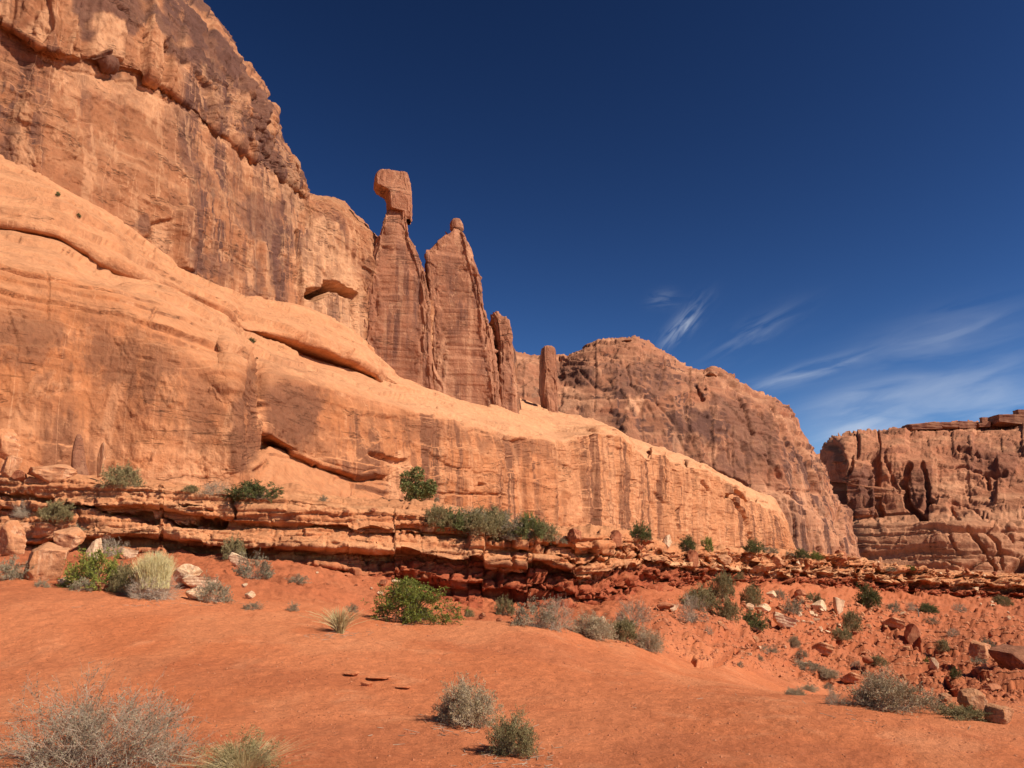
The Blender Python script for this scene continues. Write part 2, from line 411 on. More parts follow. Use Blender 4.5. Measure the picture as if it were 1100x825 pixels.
def plant_material(name, c1, c2, trans=.0):
    m, nt, b = nodes_of(name); k = NB(nt)
    oi = k.N.new("ShaderNodeObjectInfo").outputs["Random"]
    pos = k.N.new("ShaderNodeNewGeometry").outputs["Position"]
    f = k.ramp(k.math('ADD', k.noise(pos, 9., 3), k.math('MULTIPLY', k.math('SUBTRACT', oi, .5), .15)), .36, .64)
    k.L.new(k.mix(f, c1, c2), b.inputs["Base Color"])
    b.inputs["Roughness"].default_value = .75
    return m
P_TWIG = plant_material("grey_twig", (.32, .225, .15), (.50, .385, .275))
P_DRY = plant_material("dry_leaf", (.30, .215, .11), (.44, .33, .19))
P_OLIVE = plant_material("olive_leaf", (.165, .130, .050), (.31, .245, .11))
P_SAGE = plant_material("sage_leaf", (.19, .155, .09), (.33, .27, .165))
P_GREEN = plant_material("green_leaf", (.13, .15, .022), (.27, .27, .05))
P_DEEP = plant_material("juniper_leaf", (.085, .095, .028), (.185, .185, .06))
P_BLOND = plant_material("blond_stem", (.55, .44, .19), (.68, .58, .30))
P_STRAW = plant_material("straw_stem", (.46, .33, .15), (.62, .49, .26))
P_BARK = plant_material("bark", (.09, .06, .042), (.17, .12, .09))

# ---------------------------------------------------------------- ground
EYEH = -1.6
def zrow(px, z, Y):
    """photo row of height z at distance Y"""
    k = z / Y
    y = (k * ct - st) / (ct + k * st)
    return 412.5 - F * y
def ground_cols():
    cols = []
    #       px   edge(py, Y)  gully drop, after Y | slope rows: (py,Y) ... last = under ledge
    E = {0: (621, 17), 100: (630, 17), 200: (642, 17), 300: (653, 17), 360: (659, 17), 400: (663, 17.2), 450: (667, 17.5), 500: (668.5, 18), 550: (668, 18.5),
         600: (674, 19), 640: (685, 19.5), 670: (690, 19.7), 700: (698, 20), 740: (713, 21), 780: (720, 22.5), 820: (733, 24), 860: (745, 25), 900: (755, 25.5), 940: (761, 25), 1000: (764, 23), 1050: (770, 21.5), 1100: (780, 20)}
    G = {0: (613, 18.5), 100: (621, 18.5), 200: (634, 18.5), 300: (644, 18.8), 360: (652, 19), 400: (663, 20), 450: (672, 21), 500: (676, 21.5), 550: (675, 22),
         600: (678, 22.5), 640: (686, 22), 670: (687, 22.3), 700: (690, 23), 740: (702, 24.5), 780: (709, 26), 820: (722, 28), 860: (733, 29.5), 900: (742, 30.5), 940: (747, 30.5), 1000: (751, 29), 1050: (752, 27), 1100: (758, 25.5)}
    S1 = {0: (606, 20.5), 100: (613, 20.5), 200: (622, 20.5), 300: (630, 21), 360: (640, 21.5), 400: (652, 22.5), 450: (664, 24), 500: (666, 25), 550: (668, 25.5),
          600: (668, 26.5), 640: (668, 26), 670: (666, 27), 700: (664, 28.5), 740: (674, 30), 780: (688, 31), 820: (702, 34), 860: (716, 36), 900: (722, 38), 940: (727, 38), 1000: (731, 36.5), 1050: (728, 34), 1100: (728, 32)}
    S2 = {0: (596, 24), 100: (601, 24), 200: (608, 24), 300: (614, 24.5), 360: (622, 25), 400: (632, 26), 450: (646, 27), 500: (652, 28), 550: (654, 28.5),
          600: (656, 29), 640: (654, 29), 670: (648, 31), 700: (645, 34), 740: (645, 38), 780: (652, 41), 820: (660, 46), 860: (665, 50), 900: (672, 54), 940: (678, 56), 1000: (684, 56), 1050: (686, 54), 1100: (688, 52)}
    T = {0: (594, 28), 100: (596, 28), 200: (596, 28), 300: (606, 28), 360: (613, 28), 400: (620, 29), 450: (636, 29.5), 500: (644, 30), 550: (646, 30.5),
         600: (650, 31), 640: (648, 31.5), 670: (640, 34), 700: (634, 38), 740: (630, 44), 780: (628, 49), 820: (630, 56), 860: (629, 64), 900: (632, 70), 940: (635, 78), 1000: (640, 86), 1050: (643, 90), 1100: (644, 95)}
    xs = sorted(E)
    for px in [-900, -250] + xs + [1350, 2100]:
        q = min(max(px, 0), 1100)
        e, g, s1, s2, t = E[q], G[q], S1[q], S2[q], T[q]
        mid_z = EYEH + .22 * float(sstep(700, 100, px)) - .15 * float(sstep(500, 1300, px))
        r = [(zrow(px, EYEH - .05, 1.2), 1.2), (zrow(px, EYEH, 4.5), 4.5), (zrow(px, EYEH + (mid_z - EYEH) * .5, 7), 7), (zrow(px, mid_z, 11), 11)]
        ez = pix_point(q, e[0], e[1])[2]
        r += [(zrow(px, mid_z * .45 + ez * .55, (e[1] + 11) / 2), (e[1] + 11) / 2), e, g, s1, s2, t, (t[0] - 1, t[1] * 1.25), (t[0] - 1, t[1] * 2.2)]
        cols.append((px, r))
    return cols
gs = Sheet(ground_cols(), [14, 40, 70, 70, 60, 60, 14, 30, 45, 36, 6, 4], step=1.35)
p = gs.flat(); slope = sstep(5.2, 7.2, gs.v).ravel(); right = sstep(640, 760, gs.px).ravel()
n0 = gs.normals()
d = .022 * fbm(p * 1.3, 4, 3) * sstep(3, 8, gs.Y.ravel()) + .05 * fbm(p * .25, 3, 4) + .016 * fbm(p * 4, 4, 5)
# washed rubble and little steps on the far slope
d = d + slope * (.22 * fbm(p * .55, 5, 6) + .13 * np.abs(fbm(p * 1.7, 4, 7)))
f1, f2, cid = worley(p * np.array([1.1, 1.1, 2.2], np.float32) + .4 * fbm(p * .8, 3, 14)[:, None], 15)
d = d + slope * (.25 + .75 * right) * sstep(-.05, .25, fbm(p * .22, 3, 16)) * ((cid - .5) * .26 - .12 * (1 - sstep(0, .12, f2 - f1)))
stp = perlin(p * np.array([.5, .5, 3.2], np.float32), 8)
d = d + slope * right * .20 * sstep(.05, .12, stp)
gs.push(d, n0)
# small eroded steps in the open sand and on the lower slope
def soil_step(pts, w, depth, seed):
    gs.push(-depth * gs.line_mask(pts, w, 1.5, seed), n0)
soil_step([(742, 708), (752, 714), (768, 712), (790, 700)], 5, .45, 4)
soil_step([(940, 677), (960, 684), (985, 690)], 5, .5, 5)
soil_step([(978, 685), (985, 700), (1003, 703)], 5, .6, 6)
soil_step([(1015, 735), (1022, 745), (1035, 748)], 4, .5, 7)
soil_step([(880, 672), (900, 690), (925, 700)], 4, .4, 8)
pale = .40 * sstep(.12, .4, fbm(p * np.array([.35, .2, .35], np.float32), 4, 11)) * (1 - .4 * slope) + .3 * slope * right * sstep(.15, .45, fbm(p * .16, 4, 12))
gs.attr["pale"] = np.clip(pale, 0, 1)
gs.attr["red"] = np.clip(sstep(.1, .4, fbm(p * .3, 4, 13)) * .28 * (1 - slope) + slope * .6, 0, 1)
gs.build("ground", M_SAND, kind="structure")

# a wide desert floor below and behind everything, out to the horizon
def desert_floor():
    r = np.concatenate([[0], np.geomspace(20, 9000, 40)]); a = np.linspace(0, 2 * math.pi, 97)[:-1]
    P = np.stack([np.cos(a)[:, None] * r, np.sin(a)[:, None] * r, np.zeros((96, 41))], -1)
    near = P[..., 1] < 3
    h = fbm(P.reshape(-1, 3) * .03, 3, 9).reshape(96, 41)
    P[..., 2] = -5.5 + h * .8
    back = sstep(2.0, -8.0, P[..., 1])
    P[..., 2] = P[..., 2] * (1 - back) + back * (-1.75 + h * .25)
    me = make_mesh("desert_floor", P.reshape(-1, 3), grid_faces(96, 41, True)[:, ::-1], M_SAND, True)
    link("desert_floor", me, kind="structure")
desert_floor()

# ---------------------------------------------------------------- rock ledges across the middle
def ledge_cols():
    # px: foot, lower lip shadow, lower lip, big recess bottom, big recess top, big lip, mid face, upper recess, upper lip, rim, | Yl, cliff foot (py,Y)
    T = {-60: (600, 594, 592, 589, 586, 578, 562, 549, 542, 515, 27.5, 515, 40),
         0: (600, 594, 592, 588, 586, 578, 562, 546, 540, 513, 27.5, 516, 41), 60: (598, 594, 592, 585, 582, 575, 560, 545, 541, 515, 27.3, 518, 42),
         120: (598, 593, 591, 586, 581, 574, 560, 544, 541, 518, 27, 520, 44), 180: (602, 596, 593, 588, 583, 576, 562, 549, 546, 523, 27, 524, 45.5),
         250: (613, 608, 602, 594, 588, 583, 571, 562, 557, 530, 27, 528, 48), 300: (617, 612, 604, 597, 591, 586, 574, 564, 559, 535, 27, 526, 52),
         350: (622, 618, 610, 598, 592, 587, 576, 567, 562, 540, 27.2, 536, 58), 400: (630, 622, 613, 600, 594, 589, 576, 568, 563, 546, 27.6, 540, 66),
         450: (640, 629, 617, 604, 598, 593, 582, 572, 567, 553, 28, 543, 73), 490: (648, 636, 624, 608, 603, 597, 586, 576, 572, 557, 28.4, 548, 82),
         550: (656, 633, 626, 612, 608, 604, 594, 586, 581, 571, 29, 560, 95), 590: (660, 636, 630, 617, 613, 609, 597, 590, 585, 575, 29.3, 570, 107),
         620: (664, 642, 637, 624, 621, 617, 604, 592, 587, 577, 29.6, 574, 115), 640: (660, 641, 636, 620, 617, 613, 602, 592, 586, 575, 30.2, 577, 122),
         670: (650, 630, 624, 612, 608, 604, 597, 590, 585, 575, 33, 580, 134), 700: (642, 624, 618, 609, 605, 600, 596, 592, 590, 582, 37, 584, 145),
         730: (639, 624, 618, 612, 609, 604, 601, 599, 596, 590, 41, 588, 158), 760: (638, 627, 621, 616, 612, 607, 604, 602, 599, 591, 45, 592, 172),
         820: (636, 629, 625, 620, 617, 612, 608, 605, 602, 594, 55, 594, 212), 880: (635, 630, 627, 623, 620, 615, 611, 608, 606, 597, 65, 599, 270),
         950: (641, 635, 632, 628, 625, 619, 615, 613, 611, 606, 77, 607, 400), 1000: (646, 639, 636, 632, 630, 625, 621, 619, 617, 613, 84, 611, 415),
         1100: (649, 642, 639, 635, 633, 628, 625, 622, 621, 617, 92, 616, 420), 1500: (660, 653, 650, 645, 643, 638, 634, 632, 630, 626, 100, 622, 430)}
    cols = []
    for px, t in sorted(T.items()):
        Y = t[10]; q = Y / 27.0
        dy = [-.35, .75, .05, 1.05, 1.15, 0.0, .35, 1.15, .55, 1.0]
        if px > 700: dy = [v * .75 for v in dy]
        r = [(t[0] + 6, Y - .8)] + [(t[i], Y + dy[i] * q ** .6) for i in range(10)]
        zr = pix_point(px, t[9], Y + 1)[2]; zf = pix_point(px, t[11], t[12])[2]
        r += [(zrow(px, zr + .10 * (zf - zr), Y + 3.5), Y + 3.5), (zrow(px, zr + .55 * (zf - zr), (Y + t[12]) / 2), (Y + t[12]) / 2), (t[11] + 1, t[12] * 1.03)]
        cols.append((px, r))
    return cols
ls = Sheet(ledge_cols(), [5, 18, 10, 16, 8, 12, 22, 20, 8, 26, 10, 26, 16], step=1.0, lin=.8)
p = ls.flat(); val, e1, e2 = bricks(ls.s.ravel(), ls.s.ravel() * 0, 50., 2.2, 37, .0); val2, _, _ = bricks(ls.s.ravel(), ls.s.ravel() * 0, 50., .8, 38, .0)
ls.P[..., 2] += (sstep(.4, 1.6, ls.v) * (1 - sstep(9.2, 11, ls.v)) * ((val - .5) * (.16 + .14 * sstep(400, 560, ls.px.ravel())) + (val2 - .5) * .12 + .22 * fbm(np.stack([ls.s.ravel() * .5, ls.v.ravel() * .9, ls.s.ravel() * 0], -1), 3, 41)).reshape(ls.shape)) * (ls.Y / 28.) ** .4
p = ls.flat(); n0 = ls.N0; vv = ls.v.ravel(); sc = (ls.Y.ravel() / 28.0) ** .5
face = 1 - sstep(9.6, 11, vv)
warp = p + np.stack([fbm(p * .35, 3, 20), fbm(p * .35, 3, 21), fbm(p * .3, 3, 22) * .6], -1) * .25
sv = ls.s.ravel(); dip = np.interp(ls.px.ravel(), [0, 350, 620, 700, 1100], [0, -.2, -1.1, -.9, -.9])
zb = p[:, 2] - dip
d = .18 * fbm(p * .25, 3, 23) + .05 * fbm(p * 1.5, 4, 24)
lay = perlin(warp * np.array([.06, .06, 2.1], np.float32), 25); lay2 = perlin(warp * np.array([.12, .12, 6.0], np.float32), 26)
d = d + face * (.18 * sstep(-.02, .02, lay) + .10 * sstep(-.02, .02, lay2) - .14)
redz = (1 - sstep(5.0, 5.6, vv)); farx = sstep(600, 720, ls.px.ravel())
for (h_, L_, am, ck, sd, gate) in ((.62, 2.3, .62, .28, 27, .28 + .72 * np.clip(redz + farx + sstep(430, 560, ls.px.ravel()), 0, 1)), (.27, 1.0, .30, .14, 29, sstep(-.1, .15, fbm(p * .22, 3, 28)) * .7 + .3 * redz), (.12, .45, .07, .05, 35, sstep(.0, .2, fbm(p * .4, 3, 36)))):
    k_ = sc ** .7
    val, e1, e2 = bricks(sv, zb, h_, L_, sd)
    d = d + face * gate * ((val - .5) * am - ck * (1 - sstep(.0, .09 * L_ ** .5, np.minimum(e2, e1 * 2.0))) * sstep(.25, .5, val))
f1, f2, cid = worley(warp * np.array([.9, .9, 2.8], np.float32), 29)
d = d + face * np.clip(redz * sstep(300, 420, ls.px.ravel()), 0, 1) * ((cid - .5) * .45 - .22 * (1 - sstep(0, .12, f2 - f1)))
d = d + face * .06 * (plates(p, (.5, .5, .8), 33, 3) - 1.5)
bench = 1 - face
d = np.where(face > .5, d * sc, d * face + bench * (.35 * fbm(p * .25, 4, 30) + .16 * fbm(p * 1.1, 4, 34) + .3 * (cid - .5) * sstep(13, 10.5, vv)))
h_mask = face.reshape(ls.shape)[..., None]
n1 = n0 * (1 - h_mask * .75) + np.array([0.25, -.97, .1]) * h_mask * .75
ls.P = ls.P + n1 * d.reshape(ls.shape)[..., None]
for pts, w, dep in [([(72, 543), (110, 548), (150, 551), (190, 558), (240, 562)], 3.2, .9), ([(192, 541), (225, 544)], 2.2, .5), ([(247, 556), (252, 545), (250, 533)], 2.2, .5),
                    ([(0, 528), (25, 531), (55, 537)], 3.5, .7), ([(525, 575), (545, 580), (560, 588)], 3, .6), ([(430, 573), (440, 577), (455, 578)], 2.5, .5),
                    ([(645, 605), (660, 594), (663, 578)], 2.5, .6), ([(600, 600), (622, 606), (640, 604)], 3, .8), ([(585, 592), (600, 585)], 2.5, .5),
                    ([(948, 607), (948, 624)], 3.5, 2.), ([(978, 616), (981, 640)], 4, 2.5), ([(1012, 614), (1014, 632)], 3.5, 2.), ([(898, 600), (900, 614)], 3, 1.5), ([(800, 596), (802, 612)], 3, 1.2), ([(742, 590), (744, 600)], 3, 1.0), ([(860, 598), (862, 612)], 3, 1.2)]:
    m = ls.line_mask(pts, w, 4, len(pts)); ls.P = ls.P + (m * dep)[..., None] * np.array([-.1, 1, 0])
redband = (1 - sstep(4.2, 5.2, vv)) * sstep(330, 460, ls.px.ravel()) * .9 + (1 - sstep(2.6, 3.6, vv)) * .55
ls.attr["red"] = np.clip(redband, 0, 1)
lipband = np.exp(-((vv - 6.0) / .45) ** 2)
ls.attr["pale"] = np.clip(lipband * (.35 + .65 * sstep(690, 740, ls.px.ravel())) * (1 - sstep(900, 960, ls.px.ravel()) * .4), 0, 1)
ls.attr["varnish"] = np.clip(lipband * .5 * sstep(.0, .3, fbm(p * .5, 3, 31)), 0, 1)
ls.build("rock_ledge", M_LEDGE, kind="structure")

# ---------------------------------------------------------------- lower slickrock tier
B = [(-420, [(528, 32), (500, 31), (440, 31), (350, 31.5), (265, 34), (235, 38), (228, 41), (215, 39), (180, 44), (150, 52), (120, 64)]),
     (-60, [(526, 38), (500, 37.6), (440, 37.6), (350, 38), (282, 40), (256, 45), (247, 50), (236, 48), (190, 52), (165, 63), (150, 78)]),
     (0, [(525, 40), (500, 39.6), (435, 39.6), (350, 40), (289, 42), (262, 47), (250, 51.5), (240, 49.5), (203, 54), (173, 66), (160, 80)]),
     (60, [(526, 42), (505, 41.6), (440, 41.6), (360, 42), (294, 44), (269, 49), (262, 55), (251, 51), (220, 56), (206, 68), (195, 82)]),
     (88, [(527, 43), (506, 42.6), (442, 42.6), (364, 43), (304, 45), (286, 50), (280, 58), (266, 52.5), (238, 58), (224, 71), (214, 85)]),
     (120, [(528, 44), (508, 43.6), (445, 43.6), (370, 44), (313, 46), (300, 51), (293, 59), (283, 54), (258, 60), (244, 74), (235, 88)]),
     (180, [(531, 45.5), (510, 45), (450, 45), (390, 45.5), (341, 48), (319, 55), (314.5, 61), (311, 59), (299, 64), (286, 80), (278, 94)]),
     (230, [(534, 47), (512, 46.5), (468, 46.5), (420, 47), (374, 51), (344, 61), (337, 67.5), (332, 65), (315, 72), (308, 88), (300, 104)]),
     (246, [(536, 47.6), (513, 46.9), (476, 46.7), (434, 47), (386, 49.5), (354, 62), (346, 70), (341, 67), (321, 75), (312, 90), (304, 107)]),
     (258, [(537, 48), (514, 47.3), (482, 47.1), (446, 47.4), (402, 49.4), (364, 65), (356, 73), (351, 70), (328, 78), (317, 93), (308, 110)]),
     (263, [(537.4, 48.5), (512, 48), (483, 48.5), (452, 49.2), (412, 51.5), (367, 66),  (358, 74), (353, 71), (330, 79), (319, 94), (310, 111)]),
     (271, [(538, 49.5), (508, 50.5), (481, 55), (457, 56), (424, 58.5), (370, 67.5), (360, 75.5), (355, 72.5), (333, 80), (321, 95), (312, 112)]),
     (285, [(539, 51), (496, 56), (477, 61), (464, 57), (420, 58.5), (377, 70), (366, 79), (357, 75), (338, 82), (326, 97), (316, 114)]),
     (305, [(541, 53), (501, 59), (487, 64), (475, 59.5), (418, 61), (384, 73), (373, 82.5), (361, 77), (342, 86), (331, 101), (320, 118)]),
     (330, [(544, 56), (507, 62), (498.5, 66.5), (488, 62), (420, 63.5), (394, 76), (383, 86.5), (367, 80.5), (347, 90), (338, 105), (330, 122)]),
     (360, [(547, 59.5), (518, 64.5), (510, 68.5), (499, 64.8), (427, 66.5), (403, 79), (393, 90.5), (379, 84.5), (361, 95), (353, 109), (345, 126)]),
     (385, [(549, 62), (525, 66), (518, 69.5), (507, 66.5), (434, 68.5), (411, 82), (401, 94), (389, 88.5), (376, 100), (367, 113), (360, 132)]),
     (402, [(551, 64.5), (528, 67.4), (516, 69.6), (502, 67.8), (437, 70), (418, 84), (407, 96.5), (399, 92), (388, 104), (382, 116), (376, 136)]),
     (414, [(552.5, 67), (531, 68.6), (514, 69.7), (497, 69), (439, 71.2), (423, 86), (412, 97), (409, 96), (400, 107), (396, 119), (391, 139)]),
     (430, [(554, 70), (535, 70.5), (508, 70.8), (485, 71), (441, 73), (428, 89), (419, 98), (417, 99), (413, 110), (410, 122), (406, 142)]),
     (500, [(566, 84), (550, 83.6), (520, 83.6), (490, 84), (464, 85.5), (447, 104), (440, 113), (437, 118), (431, 128), (425, 138), (420, 160)]),
     (560, [(576, 98), (560, 97.5), (525, 97.5), (498, 98), (472, 99.3), (457, 117), (450, 126), (447, 131), (442, 143), (437, 155), (432, 178)]),
     (600, [(582, 110), (566, 109.4), (535, 109), (502, 109.6), (477, 111), (464, 130), (458, 139), (455, 146), (451, 157), (447, 168), (443, 192)]),
     (622, [(584, 116), (568, 115.4), (537, 115), (500, 115.6), (470, 117), (463, 134), (460, 143), (458, 150), (455, 160), (452, 172), (448, 196)]),
     (640, [(586, 122), (570, 121.4), (540, 121), (500, 121.6), (466, 123), (463, 139), (462, 148), (461, 155), (459, 164), (457, 176), (454, 200)]),
     (655, [(588, 127), (572, 126.4), (543, 126), (506, 126.6), (471, 127.6), (467, 132), (465.5, 140), (465, 150), (464, 162), (463, 180), (460, 204)]),
     (675, [(590, 135), (575, 134.4), (549, 134), (512, 134.6), (480, 135.4), (475, 140), (473.5, 147), (473, 156), (472.5, 168), (472, 185), (470, 208)]),
     (700, [(592, 145), (578, 144.3), (555, 144), (522, 144.6), (490, 145.4), (486, 149), (484.5, 156), (484, 164), (483, 174), (482, 190), (480, 214)]),
     (730, [(595, 157), (582, 156), (560, 156), (530, 156.6), (500, 157.4), (496, 161), (494.5, 168), (494, 176), (493, 186), (492, 197), (490, 220)]),
     (760, [(598, 170), (586, 169), (565, 169), (536, 169.6), (511, 170.6), (508, 174), (507, 180), (506.5, 186), (505.5, 194), (505, 204), (503, 226)]),
     (785, [(600, 181), (590, 180), (572, 180), (548, 180.8), (524, 182), (521, 186), (519.5, 192), (519, 197), (518.5, 203), (518, 210), (516, 231)]),
     (800, [(601, 188), (592, 187), (575, 187), (555, 188), (534, 189.6), (530, 194), (528.5, 200), (528, 205), (527.5, 210), (527, 216), (525, 236)]),
     (828, [(603, 202), (595, 201), (582, 201), (566, 202), (548, 204), (544, 209), (542, 213), (541, 217), (540, 221), (539, 226), (537, 244)]),
     (842, [(604, 210), (597, 210), (590, 211), (580, 213), (566, 217), (562, 221), (560, 225), (559, 228), (558, 232), (557, 237), (556, 252)]),
     (856, [(606, 232), (603, 234), (600, 236), (598, 238), (596, 240), (595, 242), (594, 244), (593, 246), (592, 248), (591, 250), (590, 262)])]
bs = Sheet(B, [6, 40, 45, 70, 34, 24, 10, 26, 26, 12], step=1.2)
val, e1, e2 = bricks(bs.s.ravel(), bs.s.ravel() * 0, 50., 9., 56, .0)
stepz = sstep(2.2, 3.2, bs.v) * (1 - sstep(7.5, 9, bs.v)) * sstep(625, 665, bs.px)
bs.P[..., 2] += stepz * ((val.reshape(bs.shape) - .5) * 1.1 + .6 * fbm(bs.flat() * .12, 3, 39).reshape(bs.shape))
p = bs.flat(); n0 = bs.normals(); steep = sstep(.65, .25, np.abs(n0[..., 2])).ravel(); far = np.clip(bs.Y.ravel() / 60., .7, 3)
d = .8 * fbm(p * .06, 2, 40) + .10 * fbm(p * .33, 4, 41)
d = d + steep * .40 * fbm(p * np.array([.25, .25, .018], np.float32), 3, 42) * np.clip(far, 1, 2)
d = d + steep * .075 * plates(p, (.30, .30, .24), 43, 4, .16) * far ** .5
val, e1, e2 = bricks(bs.s.ravel(), p[:, 2], 26., 12., 50, .12)
d = d + steep * sstep(430, 560, bs.px.ravel()) * ((val - .5) * .8 - .5 * (1 - sstep(0, .4, e2)) * sstep(.5, .8, val))
val, e1, e2 = bricks(bs.s.ravel(), p[:, 2], 3.4, 4.2, 51, .5)
d = d + steep * sstep(.0, .2, fbm(p * .12, 3, 52)) * ((val - .5) * .22 - .08 * (1 - sstep(0, .10, e1)))
# open joints running down the face on the far part
w1 = sstep(560, 640, bs.px.ravel()); js = perlin(p * np.array([.13, .13, .008], np.float32), 49)
d = d - steep * w1 * .25 * (1 - sstep(0, .10, np.abs(js)))
bd = perlin((p + .5 * fbm(p * .2, 2, 47)[:, None]) * np.array([.03, .03, 2.0], np.float32), 57); d = d + (1 - steep) * .14 * sstep(-.04, .04, bd)
bd = perlin((p + .8 * fbm(p * .2, 2, 47)[:, None]) * np.array([.03, .03, .75], np.float32), 44)
d = d + (1 - steep) * .46 * sstep(-.03, .03, bd) + steep * .10 * sstep(.2, .24, bd)
d = d + .035 * fbm(p * 1.4, 4, 45)
bs.push(d, n0)
def carve(S, pts, w, dep, wob=3, seed=0):
    ym = float(np.interp(pts[len(pts) // 2][0], S.px[:, 0], S.Y[:, S.Y.shape[1] // 2]))
    S.push(-min(dep, (1.3 if w < 2.3 else 2.1) * w * ym / F) * S.line_mask(pts, w, wob, seed), S.N0)
for i, (pts, w, dep) in enumerate([
    ([(441 - 30, 490), (400, 487), (425, 495), (440, 494)], 4, 1.6), ([(507, 525), (512, 521)], 3, 1.5), ([(473, 530), (500, 531), (545, 532)], 1.8, .7),
    ([(590, 535), (596, 545)], 1.6, .8), ([(0, 520), (30, 518), (60, 521)], 4, 1.0),
    ([(690, 530), (690, 570)], 1.6, 1.2), ([(700, 540), (705, 548), (705, 572)], 1.6, 1.2), ([(728, 548), (729, 590)], 3, 2.5), ([(784, 535), (800, 560), (806, 585)], 2.6, 2.2),
    ([(780, 534), (790, 532), (800, 538)], 3, 2), ([(664, 520), (668, 590)], 1.6, .9), ([(750, 520), (757, 530)], 2.5, 1.2), ([(705, 533), (713, 541)], 2, 1.0),
    ([(50, 292), (51, 345)], 1.6, .25), ([(0, 376), (20, 382), (70, 385)], 1.5, .22), ([(15, 333), (25, 343)], 1.5, .25),
    ([(40, 418), (55, 424), (68, 420)], 1.6, .25), ([(180, 388), (190, 392)], 1.6, .25), ([(165, 335), (158, 350)], 2, .3),
    ([(0, 182), (20, 188)], 3, 1.2), ([(225, 345), (240, 355), (262, 364)], 1.8, .6),
    ([(340, 460), (343, 490), (335, 500)], 2.0, .6)]):
    carve(bs, pts, w, dep, 1.5, i)
bench = sstep(3.7, 4.3, bs.v.ravel())
bs.attr["pale"] = np.clip((.42 + .38 * sstep(300, 480, bs.px.ravel())) * bench * (1 - .6 * steep) + .85 * bs.poly_mask([(110, 512), (180, 500), (250, 510), (240, 530), (130, 530)], 16, 12, 1).ravel() + .8 * bs.poly_mask([(415, 500), (440, 485), (455, 530), (420, 540)], 14, 8, 2).ravel()
    + .42 * bs.poly_mask([(590, 470), (640, 462), (800, 520), (845, 560), (800, 590), (700, 585), (600, 565)], 30, 20, 4).ravel(), 0, 1)
bs.attr["varnish"] = np.clip((.75 * bs.poly_mask([(-80, 300), (60, 305), (140, 335), (200, 375), (240, 425), (225, 480), (170, 460), (100, 400), (-80, 390)], 40, 25, 3).ravel()
    + .9 * bs.poly_mask([(246, 395), (262, 400), (272, 440), (274, 500), (256, 512), (244, 500), (250, 450)], 8, 6, 6).ravel() + .6 * bs.poly_mask([(200, 350), (240, 370), (262, 400), (250, 410), (215, 375)], 8, 6, 7).ravel()
    + .75 * bs.poly_mask([(280, 425), (300, 405), (335, 405), (350, 470), (334, 490), (285, 462)], 18, 10, 4).ravel() + .6 * bs.poly_mask([(400, 430), (600, 470), (600, 500), (480, 480), (400, 455)], 20, 14, 5).ravel()) * steep
    + .7 * bs.poly_mask([(262, 400), (285, 384), (325, 388), (345, 402), (348, 440), (330, 470), (300, 470), (280, 440)], 12, 10, 8).ravel(), 0, 1)
bs.attr["streak"] = (.25 + .75 * sstep(330, 460, bs.px.ravel())) * (1 - bench)
bs.attr["varnish"] = bs.attr["varnish"] * (1 - np.clip(1.3 * bs.attr["pale"], 0, 1))
bs.build("slickrock_cliff", M_SLICK, kind="structure")

